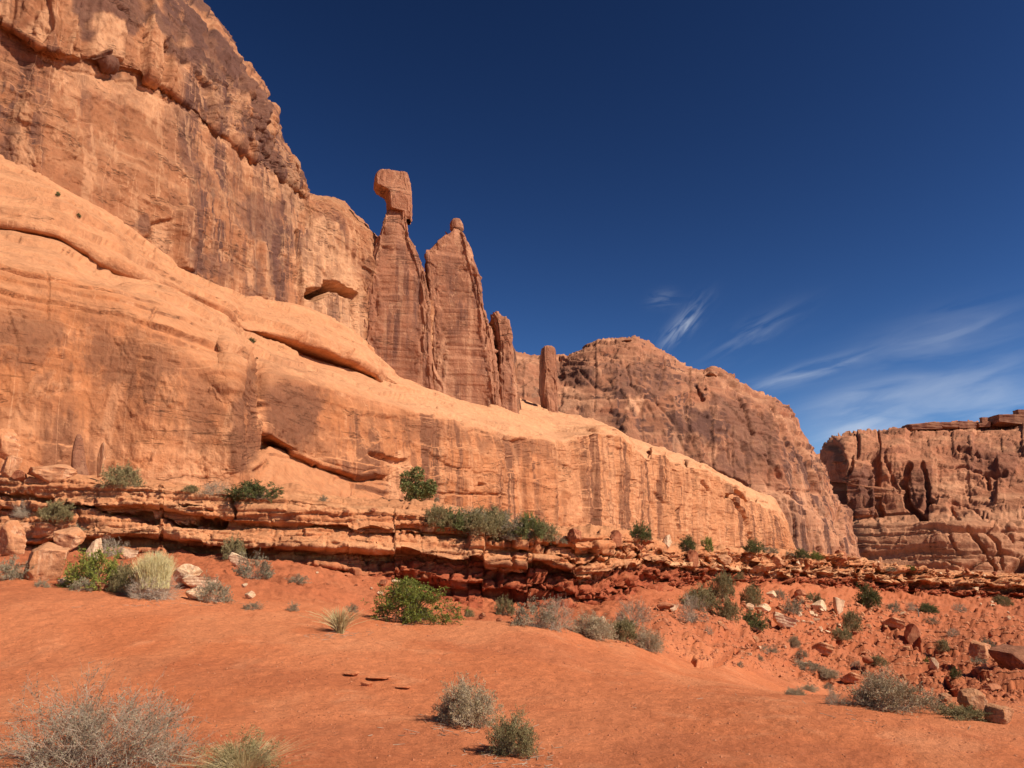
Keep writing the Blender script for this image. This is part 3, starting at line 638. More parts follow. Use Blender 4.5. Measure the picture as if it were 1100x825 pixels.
# ---------------------------------------------------------------- upper wall on the left
A = [(-420, [(190, 45), (60, 46), (-40, 47.5), (-55, 46.8), (-180, 48), (-300, 54), (-330, 90)]),
     (-60, [(170, 63), (90, 64), (10, 65.5), (0, 64.5), (-85, 66), (-170, 72), (-200, 110)]),
     (0, [(188, 67), (105, 68), (30, 69.5), (20, 68.3), (-55, 70), (-135, 76), (-165, 116)]),
     (60, [(220, 69), (140, 70), (64, 71.6), (53, 70.0), (-35, 72), (-110, 78), (-140, 118)]),
     (110, [(252, 74), (160, 75), (73, 77), (65, 75.6), (0, 77), (-75, 83), (-105, 120)]),
     (150, [(280, 78), (185, 79), (82, 81), (75, 79.8), (25, 81), (-42, 87), (-70, 122)]),
     (178, [(298, 81), (205, 82), (99, 84), (93, 82.8), (45, 84), (-13, 89), (-35, 124)]),
     (200, [(306, 84), (220, 85), (116, 87), (110, 86.0), (58, 87), (6, 92), (-10, 128)]),
     (225, [(318, 88), (235, 89), (139, 91), (133, 90.2), (78, 91.5), (26, 96), (12, 132)]),
     (245, [(325, 91), (245, 92), (152, 94), (146, 93.2), (98, 94.5), (52, 98.5), (40, 134)]),
     (262, [(330, 94), (253, 95), (166, 97), (160, 96.4), (116, 97.5), (76, 101), (66, 136)]),
     (280, [(338, 97), (262, 98), (179, 100), (174, 99.5), (136, 100.5), (104, 104), (95, 138)]),
     (292, [(342, 99), (268, 100), (187, 102), (182, 101.6), (152, 102.5), (124, 105.5), (116, 140)]),
     (305, [(347, 101), (275, 102), (196, 104), (192, 103.6), (174, 104.3), (154, 107), (147, 140)]),
     (318, [(352, 103), (280, 104), (204, 105.6), (200, 105.3), (190, 106), (178, 108), (172, 140)]),
     (329, [(357, 104.6), (285, 105.4), (216, 106.8), (213, 106.6), (210, 107), (206, 108.6), (203, 140)]),
     (334, [(360, 105.4), (290, 106), (228, 107), (224, 107.2), (220, 107.8), (215, 109), (212, 140)]),
     (348, [(366, 107.4), (300, 107.8), (238, 108.6), (230, 109), (224, 110), (216, 112), (212, 140)]),
     (365, [(374, 110), (305, 110.4), (248, 111), (238, 111.6), (229, 112.6), (220.5, 115), (217, 140)]),
     (378, [(380, 113), (310, 113.2), (258, 113.8), (249, 114.4), (239, 115.4), (231, 117.6), (228, 140)]),
     (388, [(384, 115.4), (318, 115.8), (266, 116.4), (259, 117), (250, 117.6), (241, 119), (239, 140)]),
     (396, [(390, 116.2), (330, 116.4), (274, 117), (267, 117.6), (259, 118.2), (251, 119.6), (249, 140)]),
     (403, [(394, 117), (335, 117), (284, 117.4), (277, 118), (270, 118.6), (259, 120), (257, 140)]),
     (412, [(400, 120), (340, 120), (290, 120), (282, 121), (276, 122), (268, 123), (265, 142)]),
     (440, [(424, 124), (380, 124), (330, 124), (315, 125), (306, 126), (300, 127), (298, 146)]),
     (452, [(430, 119), (390, 119), (330, 119.4), (316, 121), (306, 123), (298, 124), (294, 146)]),
     (463, [(434, 119), (390, 119), (340, 119.6), (318, 121), (306, 123), (298, 124), (294, 146)]),
     (472, [(438, 123), (391, 123.4), (350, 124), (338, 124.5), (326, 125), (318, 126), (315, 146)]),
     (500, [(440, 127), (410, 127.4), (385, 128), (375, 129), (366, 130), (360, 131), (357, 150)]),
     (524, [(446, 131), (420, 131.2), (385, 131.6), (370, 132), (362, 133), (356, 134), (352, 150)]),
     (534, [(448, 132), (425, 132.2), (395, 132.6), (372, 133), (362, 134), (356, 135), (352, 152)]),
     (550, [(450, 137), (425, 138), (405, 139), (395, 140), (385, 141), (378, 142), (375, 152)]),
     (556, [(452, 142), (448, 143), (446, 144), (444, 145), (442, 146), (440, 147), (438, 154)])]
us = Sheet(A, [90, 76, 12, 62, 40, 16], step=1.2)
p = us.flat(); n0 = us.normals(); vv = us.v.ravel(); pxf = us.px.ravel()
steep = sstep(.75, .35, np.abs(n0[..., 2])).ravel()
capz = sstep(2.1, 2.6, vv) * (1 - sstep(328, 345, pxf))
d = .7 * fbm(p * .04, 2, 60) + .12 * fbm(p * .3, 3, 61) + .03 * fbm(p * 1.3, 2, 62)
d = d + .13 * plates(p, (.20, .20, .15), 63, 4, .15) * (1 - capz)
d = d + .25 * fbm(p * np.array([.35, .35, .02], np.float32), 3, 64) * (1 - capz)
q = p + 1.0 * fbm(p * .12, 3, 65)[:, None]
bd = perlin(q * np.array([.04, .05, .6], np.float32) + (p[:, :1] * .03), 66); d = d + .10 * sstep(.14, .17, bd)
js = perlin(p * np.array([.06, .06, .008], np.float32), 59); d = d - .35 * (1 - sstep(0, .05, np.abs(js))) * (1 - capz)
val, e1, e2 = bricks(us.s.ravel(), p[:, 2] + .25 * p[:, 0], 9.5, 6.0, 53, .3)
d = d + (1 - capz) * sstep(-.1, .15, fbm(p * .06, 2, 54)) * ((val - .5) * .5 - .22 * (1 - sstep(0, .2, e2)) * sstep(.4, .6, val))
val, e1, e2 = bricks(us.s.ravel(), p[:, 2] + .15 * p[:, 0], 7.5, 3.4, 55, .3)
d = d + capz * ((val - .5) * 1.5 - .5 * (1 - sstep(0, .28, e2)) * sstep(.3, .6, val))
# tall broken panels in the cap, small rubble blocks towards its right end
q = p + .35 * fbm(p * .3, 3, 67)[:, None]
f1, f2, cid = worley(q * np.array([.20, .20, .06], np.float32), 68)
d = d + capz * ((cid - .5) * .5)
f1, f2, cid = worley(q * np.array([.55, .55, .38], np.float32), 69)
rough_cap = capz * sstep(215, 290, pxf)
val, e1, e2 = bricks(us.s.ravel(), p[:, 2], 2.6, 1.5, 61, .4)
rimf = 1 - .6 * sstep(4.2, 5.2, vv)
d = d + capz * rimf * (.25 + .75 * sstep(190, 250, pxf)) * ((val - .5) * .65 - .25 * (1 - sstep(0, .18, np.minimum(e1, e2))))
d = d + rimf * rough_cap * ((cid - .5) * .9 - .5 * (1 - sstep(0, .07, f2 - f1))) + capz * .14 * plates(p, (.3, .3, .2), 58, 3, .1)
us.push(d, n0)
for i, (poly, dep, soft) in enumerate([
    ([(187, 228), (192, 223), (201, 224), (206, 238), (207, 292), (190, 290)], .9, 3), ([(165, 238), (183, 235), (185, 284), (166, 280)], -.6, 2.5),
    ([(150, 255), (163, 252), (164, 275), (150, 268)], -.4, 2), ([(105, 0), (135, 0), (133, 65), (98, 60)], .9, 3), ([(18, 30), (52, -10), (58, 30), (45, 45)], -.8, 4),
    ([(60, -20), (84, -20), (80, 52), (62, 50)], -.9, 4), ([(84, -5), (98, -5), (96, 62), (82, 56)], -.7, 3), ([(170, 50), (183, 42), (178, 90), (170, 88)], -1.6, 3), ([(184, 55), (198, 68), (193, 72), (184, 62)], -1.4, 2),
    ([(277, 115), (292, 112), (296, 140), (288, 155), (276, 140)], .8, 3), ([(335, 320), (346, 307), (378, 318), (381, 366), (352, 360), (333, 340)], -.15, 3)]):
    us.push(min(max(dep, -.7), .6) * us.poly_mask(poly, soft, 1.2, i), us.N0)
# the square alcove: a slab has dropped out below a stepped lip
us.push(-8.5 * us.poly_mask([(326, 321), (327, 311), (338, 310), (343, 311), (346, 302), (353, 301), (368, 307), (385, 315), (385, 324.5), (378, 321), (366, 317.5), (353, 312.5), (350, 314), (346, 321), (337, 324)], 1.2, .4, 5), us.N0)
us.push(-2.2 * us.poly_mask([(379, 318), (382.5, 319), (382, 367), (379.6, 367)], 1.6, .5, 6), us.N0)
for i, (pts, w, dep, wob) in enumerate([
    ([(168, 95), (178, 118), (176, 160)], 2, .5, 3), ([(186, 110), (193, 180), (194, 215)], 1.5, .35, 3), ([(163, 200), (164, 290)], 1.6, .5, 2), ([(246, 240), (246, 305)], 1.5, .4, 3), ([(298, 240), (300, 320)], 2, .6, 3), ([(208, 235), (209, 300)], 1.5, .4, 3),
    ([(65, 118), (72, 126), (110, 133)], 1.6, .3, 3), ([(318, 250), (322, 340)], 3, .9, 3), ([(350, 245), (352, 300)], 1.4, .3, 3), ([(45, 66), (90, 80), (140, 90), (180, 112)], 2.2, .5, 3)]):
    carve(us, pts, w, dep, min(wob, 1.2), i + 40)
us.attr["varnish"] = np.clip(.6 * us.poly_mask([(246, 215), (270, 210), (302, 222), (300, 268), (250, 250)], 6, 6, 1).ravel() + .6 * us.poly_mask([(150, 230), (160, 230), (162, 252), (142, 245)], 5, 6, 2).ravel()
    + .95 * us.poly_mask([(104, 82), (118, 77), (130, 84), (116, 90)], 4, 5, 3).ravel() + .85 * capz * sstep(-.15, .1, fbm(p * .12, 3, 70)) + .8 * us.poly_mask([(165, 0), (200, 5), (258, 70), (245, 85), (190, 40), (165, 25)], 14, 10, 4).ravel()
    + .5 * us.poly_mask([(0, 130), (20, 135), (15, 175), (0, 170)], 8, 6, 5).ravel() + .6 * us.poly_mask([(265, 275), (305, 280), (305, 330), (270, 320)], 12, 10, 6).ravel() + .5 * us.poly_mask([(195, 265), (245, 280), (245, 300), (200, 290)], 8, 8, 7).ravel()
    + .35 * us.poly_mask([(200, 160), (250, 215), (225, 220), (185, 170)], 12, 12, 8).ravel(), 0, 1)
us.attr["streak"] = .35 + .5 * capz
us.attr["pale"] = np.clip(.85 * us.poly_mask([(316, 285), (330, 240), (352, 232), (382, 290), (392, 330), (388, 390), (330, 345)], 12, 10, 9).ravel() + .7 * us.poly_mask([(100, 15), (130, 25), (132, 66), (98, 60)], 8, 6, 10).ravel()
    + .6 * us.poly_mask([(20, 30), (58, 0), (56, 35), (44, 42)], 8, 5, 11).ravel() + .6 * us.poly_mask([(168, 240), (184, 238), (185, 283), (167, 278)], 4, 3, 12).ravel() + .45 * us.poly_mask([(60, 70), (170, 90), (330, 215), (320, 225), (200, 130), (60, 90)], 14, 10, 13).ravel()
    + .5 * us.poly_mask([(185, 60), (260, 100), (250, 150), (200, 100)], 16, 14, 14).ravel(), 0, 1)
us.attr["varnish"] = us.attr["varnish"] * (1 - np.clip(1.3 * us.attr["pale"], 0, 1))
us.build("sandstone_wall", M_WALL, kind="structure")

# ---------------------------------------------------------------- free-standing towers
def tower(name, rows, Yd, thick, yaw, mat, label, cat, seed, group=None, power=3.4, rough=1.0, lean=0.0, pale=None, carves=()):
    ys = np.array([r[0] for r in rows], float)
    n = int(abs(ys[-1] - ys[0]) * 1.35) + 12
    yy = np.concatenate([np.linspace(ys[0], ys[-1], n)])
    order = np.argsort(ys)
    LR = pchip(ys[order], np.array([(r[1], r[2], r[3] if len(r) > 3 else 1.0) for r in rows], float)[order], yy)
    nt = 180; th = np.linspace(0, 2 * math.pi, nt, endpoint=False)
    c, s = np.cos(th), np.sin(th)
    ex = np.sign(c) * np.abs(c) ** (2 / power); ez = np.sign(s) * np.abs(s) ** (2 / power)
    ca, sa = math.cos(yaw), math.sin(yaw)
    rx, ry = ex * ca * 1.0 - ez * sa * thick[1], 0 * ex
    # scale so that the silhouette keeps the width seen in the photo
    P = np.zeros((nt, n, 3)); PX = np.zeros((nt, n)); PY = np.zeros((nt, n))
    for j in range(n):
        a = (LR[j, 1] - LR[j, 0]) / 2; cx = (LR[j, 1] + LR[j, 0]) / 2
        C = pix_point(cx, yy[j], Yd + lean * (yy[0] - yy[j])); W = a / F * np.linalg.norm(C)
        bth = thick[0] * LR[j, 2]
        X = ex * W; Z = ez * bth
        x = X * ca - Z * sa; y = X * sa + Z * ca
        k = W / max(x.max(), 1e-6)
        P[:, j, 0] = C[0] + x * k; P[:, j, 1] = C[1] + y; P[:, j, 2] = C[2]
    P = P[::-1]                                            # counter-clockwise seen from outside
    f = P.reshape(-1, 3); nn = grid_normals(P, True)
    d = .22 * fbm(f * .16, 3, seed) + .08 * fbm(f * .5, 4, seed + 1) + .03 * fbm(f * 1.6, 3, seed + 2)
    d = d + .22 * fbm(f * np.array([.45, .45, .03], np.float32), 3, seed + 3)
    d = d + .13 * plates(f, (.25, .25, .12), seed + 4, 4, .12)
    arc = np.broadcast_to((th[::-1] / (2 * math.pi))[:, None], (nt, n)).ravel() * 6.2 * thick[0] * 1.6
    val, e1, e2 = bricks(arc.astype(np.float32), f[:, 2].astype(np.float32), 13. * thick[0] / 3.5, 2.1 * thick[0] / 3.5, seed + 7, .25)
    d = d + ((val - .5) * .62 - .35 * (1 - sstep(0, .16, e2)) * sstep(.3, .6, val)) * thick[0] / 3.5
    q = f + .3 * fbm(f * .25, 3, seed + 5)[:, None]
    f1, f2, cid = worley(q * np.array([.28, .28, .06], np.float32), seed + 6)
    d = d + (cid - .5) * .6 - .4 * (1 - sstep(0, .06, f2 - f1)) * sstep(.3, .6, cid)
    P = P + nn * (d * rough).reshape(nt, n)[..., None]
    if carves:
        PX, PY, _ = to_pix(P); fr = nn[..., 1] < .15
        for pts, w, dep in carves:
            best = np.full(PX.shape, 1e9)
            q = np.stack([PX.ravel() * .09, PY.ravel() * .09, PX.ravel() * 0], -1)
            ox = 2.2 * fbm(q, 3, seed + 9).reshape(PX.shape)
            for (x0, y0), (x1, y1) in zip(pts[:-1], pts[1:]):
                dx, dy = x1 - x0, y1 - y0; t = np.clip(((PX + ox - x0) * dx + (PY - y0) * dy) / (dx*dx + dy*dy), 0, 1)
                best = np.minimum(best, np.hypot(PX + ox - x0 - t * dx, PY - y0 - t * dy))
            P = P - nn * (dep * (1 - sstep(.45 * w, w, best)) * fr)[..., None]
    # close the top with shrinking rings
    top = P[:, -1]; cen = top.mean(0); rings = [P]
    for k, (sc_, dz) in enumerate(((.85, .10), (.6, .18), (.3, .22), (.02, .23))):
        rings.append((cen + (top - cen) * sc_ + np.array([0, 0, dz * thick[0] * .35]))[:, None])
    P = np.concatenate(rings, 1)
    base = P[:, 0].mean(0)
    me = make_mesh(name, P.reshape(-1, 3) - base, grid_faces(nt, P.shape[1], True), mat, True)
    return link(name, me, label=label, cat=cat, group=group, loc=base)
tower("rock_tower", [(436, 386, 468, 1.3), (395, 387, 466, 1.25), (360, 390, 465, 1.15), (330, 391, 463.5, 1.05), (300, 393, 458, 1.0), (275, 400, 448, .9), (258, 405, 441, .8), (251, 407.5, 439.5, .75), (246, 410, 438.5, .7), (240, 410.5, 438, .64), (234, 412.5, 436.5, .56), (230, 413.5, 435.5, .5)],
      120.6, (3.5, 1), .16, M_SPIRE, "tall brown fin of rock tapering to a narrow neck under the balanced block", "rock spire", 80, rough=.8, power=9,
      carves=[([(398, 335), (420, 350), (440, 358)], 2.2, 1.0), ([(452, 372), (454, 415)], 2.2, 1.5), ([(391, 262), (395, 300), (400, 330)], 2.0, .6), ([(436, 300), (444, 350), (458, 400)], 1.6, .6)])
tower("balanced_rock", [(238.5, 432, 442, .5), (236.5, 430, 443.2, .65), (231.5, 428.5, 443.5, .8), (229.5, 416, 443.5, .9), (224, 414.5, 443.5, .95), (215, 414, 443.3, 1), (211, 413, 442.8, 1), (208.5, 408, 442.3, .95), (205.5, 403, 441.7, .95), (199, 401.3, 440.3, .95), (194, 402.3, 439, .95), (190, 406, 437.6, .9), (187.5, 411, 436.5, .8)],
      120.4, (2.3, 1), .30, M_SPIRE, "block shaped like a bird head balanced on the tip of the tall rock fin", "balanced rock", 95, rough=.38, power=5.5)
tower("rock_tower", [(452, 460, 538, 1.2), (415, 460, 537, 1.2), (380, 460, 533, 1.1), (345, 459, 525, 1.0), (320, 457.5, 518.5, .95), (300, 456.5, 513.5, .85), (283, 455.5, 508.5, .8), (277, 456, 507, .7), (272, 461, 505.5, .66), (262, 471.5, 502, .6), (256, 479, 499.5, .5), (252, 484.5, 497.5, .42), (249, 486.5, 496, .36)],
      124, (3.6, 1), .14, M_SPIRE, "pointed brown spire with a slanted left shoulder and a dark vertical crack", "rock spire", 110, rough=.8, power=9,
      carves=[([(486, 258), (487, 290), (488, 320)], 2.4, 1.8), ([(505, 330), (512, 380), (518, 430)], 2, 1.0), ([(470, 380), (482, 384), (482, 406)], 1.6, .5), ([(512, 352), (520, 372), (530, 378)], 2, .7)])
tower("knob_rock", [(249, 485, 497, .8), (246.5, 483.3, 498.3, 1), (243, 483, 498.2, 1), (239.5, 483.8, 496.5, 1), (236.5, 486, 494.5, .8)], 124, (1.15, 1), .3, M_SPIRE,
      "small dark rounded knob perched on the tip of the pointed spire", "balanced rock", 130, rough=.15, power=2.4)
tower("rock_buttress", [(458, 530, 555, 1.1), (420, 529.5, 553.5, 1.1), (385, 528, 551.5, 1.0), (360, 526, 549.5, .95), (352, 525.5, 548.5, .85), (346, 526, 541, .7), (342, 527, 533, .55)],
      128, (4.2, 1), .2, M_SPIRE, "narrow flat topped buttress leaning on the right side of the pointed spire", "rock spire", 140, rough=.9, power=4.5, carves=[([(531, 350), (535, 390), (540, 430)], 2.4, 1.6)])
tower("rock_pillar", [(464, 581, 600, 1.1), (440, 581, 600, 1.1), (420, 579.5, 599, 1.0), (395, 579.5, 598.5, .95), (380, 580.3, 597.8, .9), (375, 581.5, 596.5, .8), (372.5, 585, 593, .6)],
      170, (2.2, 1), .3, M_SPIRE, "slim round topped stone pillar standing alone between the spires and the domed butte", "rock spire", 150, rough=.5, power=4)

# ---------------------------------------------------------------- domed butte in the middle distance
BT = [(520, 383, 240), (553, 381.5, 240), (578, 387, 240), (600, 390, 241), (623, 380, 242), (634, 372, 243), (655, 368, 244), (669, 365.5, 244), (682, 365.5, 245), (690, 372, 246), (711, 383.5, 247), (740, 400.5, 250), (748, 402.5, 251), (756, 402.5, 252), (765, 398.5, 253),
      (775, 402, 254), (783, 409, 255), (800, 419, 257), (814, 427, 259), (829, 432, 261), (838, 442, 263), (846, 453, 265), (855, 465, 266), (863, 475, 268), (871, 489, 270), (879, 503, 273), (886, 519, 276), (892, 533, 279), (898, 545, 281), (905, 547, 283), (909, 551, 285), (914, 568, 287), (920, 596, 290), (924, 606, 293)]
bc = []
for px, top, Y in BT:
    base = 604; hgt = base - top; q = hgt / 235.
    seam = 604 - min(78, hgt * .45) if px > 740 else 604 - 76
    r = [(base + 3, Y), (base - .5 * (base - seam), Y + 1.5), (seam + 2, Y + 3), (seam - 2, Y + 4 + 3 * q), (seam - .35 * (seam - top), Y + 8 + 6 * q), (top + .30 * (seam - top), Y + 12 + 14 * q), (top + .10 * (seam - top), Y + 16 + 28 * q), (top, Y + 22 + 45 * q), (top + 4, Y + 40 + 80 * q)]
    bc.append((px, r))
ms = Sheet(bc, [20, 26, 5, 40, 44, 36, 26, 8], step=1.1)
p = ms.flat(); n0 = ms.normals(); vv = ms.v.ravel()
d = 1.2 * fbm(p * .02, 2, 160) + .15 * fbm(p * .09, 2, 161) + .05 * fbm(p * .4, 2, 162)
d = d + .8 * fbm(p * np.array([.08, .08, .008], np.float32), 3, 163) * sstep(2.5, 3.5, vv)
bd = perlin((p + 1.2 * fbm(p * .05, 2, 164)[:, None]) * np.array([.006, .006, .30], np.float32), 165); d = d + (.2 + .8 * sstep(4.5, 6.5, vv)) * sstep(-.03, .03, bd)
bd = perlin((p + 1.2 * fbm(p * .05, 2, 164)[:, None]) * np.array([.01, .01, .75], np.float32), 169); d = d + (.1 + .4 * sstep(4.5, 6.5, vv)) * sstep(-.03, .03, bd)
d = d + .5 * plates(p, (.045, .045, .03), 166, 4, .13)
q = p + .8 * fbm(p * .08, 3, 167)[:, None]
f1, f2, cid = worley(q * np.array([.045, .045, .015], np.float32), 168)
d = d + sstep(2.6, 3.4, vv) * ((cid - .5) * .6)
val, e1, e2 = bricks(ms.s.ravel(), p[:, 2], 24., 11.0, 170, .2)
d = d + sstep(2.0, 3.0, vv) * ((val - .5) * 1.1 - .7 * (1 - sstep(0, .6, e2)) * sstep(.5, .75, val))
val, e1, e2 = bricks(ms.s.ravel(), p[:, 2], 5., 3.6, 171, .3)
d = d + sstep(3.5, 5.5, vv) * (val - .5) * .35
js = perlin(p * np.array([.06, .06, .006], np.float32), 159); d = d - .8 * (1 - sstep(0, .06, np.abs(js)))
ms.push(d * np.clip((ms.v.ravel() * 0 + 1), 0, 1), n0)
for i, (pts, w, dep) in enumerate([([(828, 440), (834, 462), (842, 485)], 3, 3.5), ([(853, 478), (860, 490), (866, 505), (874, 528)], 4.5, 6), ([(780, 530), (840, 528), (872, 528)], 1.5, 1.6), ([(818, 492), (826, 500), (836, 516)], 2.2, 2.2), ([(746, 420), (754, 432)], 3, 3),
    ([(790, 425), (800, 445), (806, 470)], 2.4, 2), ([(712, 395), (706, 420)], 2, 1.4), ([(600, 393), (680, 388), (740, 404)], 1.6, 1.2), ([(604, 430), (690, 428), (720, 440)], 1.3, 1.0), ([(755, 505), (780, 515), (800, 525)], 4, 3), ([(770, 404), (790, 420)], 2.6, 2),
    ([(672, 392), (676, 410), (684, 424)], 2, 1.6), ([(898, 575), (906, 600)], 2, 2.5), ([(898, 548), (899, 565)], 2.2, 3), ([(852, 560), (853, 600)], 1.5, 1), ([(775, 470), (782, 500)], 1.6, 1.2), ([(632, 378), (656, 374), (690, 384), (740, 406)], 1.6, 1.6)]):
    carve(ms, pts, w, dep, 1.5, i + 80)
ms.attr["varnish"] = np.clip(.75 * ms.poly_mask([(715, 445), (750, 440), (780, 462), (770, 478), (730, 468)], 8, 8, 1).ravel() + .6 * ms.poly_mask([(590, 395), (700, 390), (740, 415), (700, 430), (600, 415)], 10, 10, 2).ravel() + .5 * ms.poly_mask([(620, 435), (640, 440), (632, 452), (615, 450)], 5, 5, 3).ravel()
    + .6 * ms.poly_mask([(770, 420), (820, 440), (850, 500), (780, 510), (740, 460)], 20, 14, 5).ravel(), 0, 1)
ms.attr["streak"] = 0 * vv + .5
ms.attr["pale"] = np.clip(.8 * ms.poly_mask([(676, 428), (692, 428), (690, 442), (672, 440)], 3, 3, 4).ravel() + .5 * ms.poly_mask([(600, 420), (640, 425), (640, 450), (600, 440)], 10, 10, 6).ravel() + .45 * ms.poly_mask([(800, 530), (880, 530), (900, 590), (800, 590)], 12, 10, 7).ravel(), 0, 1)
ms.attr["varnish"] = ms.attr["varnish"] * (1 - np.clip(1.3 * ms.attr["pale"], 0, 1))
ms.build("domed_butte", M_BUTTE, kind="structure")

# ---------------------------------------------------------------- far mesa on the right, and the ridge in the gap
C3 = [(881, [(605, 610), (585, 608), (565, 606), (557, 606), (530, 605), (505, 606), (492, 610), (486, 620), (484, 660)]),
      (887, [(606, 560), (588, 556), (567, 550), (559, 550), (530, 548), (505, 550), (489, 556), (482.5, 566), (480, 620)]),
      (894, [(607, 505), (590, 498), (567, 490), (559, 492), (530, 490), (505, 490), (486, 496), (479.5, 505), (477, 580)]),
      (901, [(608, 440), (590, 432), (567, 424), (559, 428), (530, 428), (503, 430), (484, 440), (477, 456), (474, 560)]),
      (909, [(609, 396), (590, 392), (567, 388), (559, 400), (530, 398), (500, 402), (483, 416), (475.5, 438), (473, 550)]),
      (925, [(610, 386), (590, 382), (564, 378), (558, 397), (530, 397), (498, 402), (482, 418), (473.5, 445), (471, 550)]),
      (945, [(611, 380), (592, 376), (564, 372), (558, 394), (530, 397), (496, 406), (480, 424), (471, 455), (468, 550)]),
      (975, [(613, 374), (595, 370), (564, 366), (557, 388), (530, 394), (494, 406), (477, 428), (464, 462), (461, 550)]),
      (1000, [(614, 366), (597, 362), (566, 360), (556, 374), (530, 388), (494, 404), (475, 428), (461, 465), (458, 550)]),
      (1040, [(616, 350), (598, 348), (568, 350), (552, 366), (528, 384), (494, 402), (472, 426), (460, 466), (457, 550)]),
      (1075, [(619, 340), (600, 338), (572, 346), (550, 362), (525, 378), (492, 398), (470, 424), (458, 464), (455, 550)]),
      (1105, [(621, 336), (602, 334), (574, 344), (550, 358), (525, 375), (490, 396), (468, 422), (452, 462), (449, 550)]),
      (1400, [(640, 310), (612, 312), (575, 320), (545, 338), (515, 355), (470, 372), (430, 398), (405, 440), (400, 530)])]
for c in C3:
    y2 = c[1][2][1]
    c[1][0] = (c[1][0][0] + 8, y2 - 16); c[1][1] = (c[1][1][0], y2 - 9)
fs = Sheet(C3, [22, 30, 8, 30, 36, 24, 22, 8], step=1.0)
p = fs.flat(); n0 = fs.normals(); vv = fs.v.ravel(); up = sstep(2.6, 3.4, vv)
d = 1.8 * fbm(p * .012, 2, 180) + .3 * fbm(p * .06, 4, 181) + .18 * fbm(p * .25, 4, 182)
d = d + up * 1.8 * fbm(p * np.array([.04, .04, .008], np.float32), 3, 183)
bd = perlin((p + 2 * fbm(p * .03, 2, 184)[:, None]) * np.array([.006, .006, .19], np.float32), 185); d = d + (2.2 - 1.4 * up) * sstep(-.04, .04, bd)
bd = perlin(p * np.array([.004, .004, .5], np.float32), 189); d = d + (1.0 - .7 * up) * sstep(-.04, .04, bd)
q = p + 1.6 * fbm(p * .05, 3, 187)[:, None]
f1, f2, cid = worley(q * np.array([.03, .03, .012], np.float32), 188)
d = d + up * ((cid - .5) * 2.0)
val, e1, e2 = bricks(fs.s.ravel(), p[:, 2], 26., 15., 192, .25)
d = d + up * ((val - .5) * 4.5 - 1.8 * (1 - sstep(0, 1.3, e2)) * sstep(.3, .6, val))
val, e1, e2 = bricks(fs.s.ravel(), p[:, 2], 8., 6., 193, .35)
d = d + (.35 + .65 * up) * (val - .5) * 1.2
f1, f2, cid = worley(q * np.array([.05, .05, .03], np.float32), 190); rl = (1 - up) * sstep(985, 1030, fs.px.ravel())
d = d + rl * ((cid - .5) * 3.5 - 1.5 * (1 - sstep(0, .05, f2 - f1))) + .5 * plates(p, (.04, .04, .03), 191, 3, .13)
d = d * sstep(878, 896, fs.px.ravel())
fs.push(d, n0)
for i, (pts, w, dep) in enumerate([([(941, 494), (944, 515), (943, 545), (948, 556)], 4.5, 12), ([(950, 492), (958, 515), (966, 530)], 2.2, 4), ([(976, 503), (971, 520), (976, 545), (990, 556)], 5, 13), ([(990, 500), (996, 520), (997, 540)], 3, 6), ([(903, 482), (908, 498), (906, 512)], 4, 7), ([(915, 495), (912, 510)], 3, 5),
    ([(1000, 540), (992, 560)], 5, 8), ([(914, 561), (1000, 560)], 1.4, 2.5), ([(924, 600), (950, 603), (980, 606)], 1.8, 3), ([(925, 587), (975, 588)], 1.2, 1.6), ([(1028, 500), (1060, 510), (1062, 525)], 2.5, 4), ([(1030, 485), (1055, 492), (1100, 490)], 3, 5), ([(1058, 508), (1080, 512)], 3.5, 6),
    ([(1040, 575), (1055, 595), (1068, 615)], 2.6, 5), ([(1055, 575), (1070, 590), (1076, 612)], 2.2, 4), ([(1072, 572), (1086, 588)], 2.0, 3.5), ([(1075, 585), (1100, 588)], 1.4, 2.5), ([(1022, 580), (1032, 600)], 2, 3), ([(1084, 618), (1098, 608), (1110, 604)], 7, 14), ([(1020, 545), (1030, 560)], 2.2, 4), ([(1005, 535), (1040, 545), (1060, 560), (1080, 575)], 2, 3)]):
    carve(fs, pts, w, dep, 1.8, i + 120)
fs.push(-26 * fs.poly_mask([(884, 517), (908, 520), (909, 552), (900, 552), (888, 535)], 3, 1, 33), fs.N0)
fs.attr["varnish"] = np.clip(.8 * fs.poly_mask([(912, 500), (942, 500), (942, 556), (912, 556)], 6, 5, 1).ravel() + .6 * fs.poly_mask([(975, 510), (1000, 500), (998, 556), (978, 556)], 8, 6, 2).ravel() + .5 * fs.poly_mask([(1025, 470), (1100, 480), (1095, 520), (1030, 500)], 12, 10, 3).ravel(), 0, 1)
fs.attr["pale"] = np.clip(.5 * fs.poly_mask([(1000, 515), (1035, 508), (1050, 520), (1020, 530)], 6, 6, 4).ravel() + .5 * (1 - up), 0, 1)
fs.attr["varnish"] = fs.attr["varnish"] * (1 - np.clip(1.3 * fs.attr["pale"], 0, 1))
fs.build("far_mesa", M_FAR, kind="structure")
rs = Sheet([(800, [(560, 640), (500, 642), (490, 650), (487, 700)]), (866, [(560, 640), (500, 642), (490.5, 650), (488, 700)]), (880, [(560, 640), (500, 642), (490, 650), (487.5, 700)]), (900, [(560, 640), (500, 642), (489, 650), (486, 700)])], [16, 10, 6], step=1.2)
rs.push(2.0 * fbm(rs.flat() * .05, 4, 200), rs.normals())
rs.build("distant_ridge", M_FAR, kind="structure")

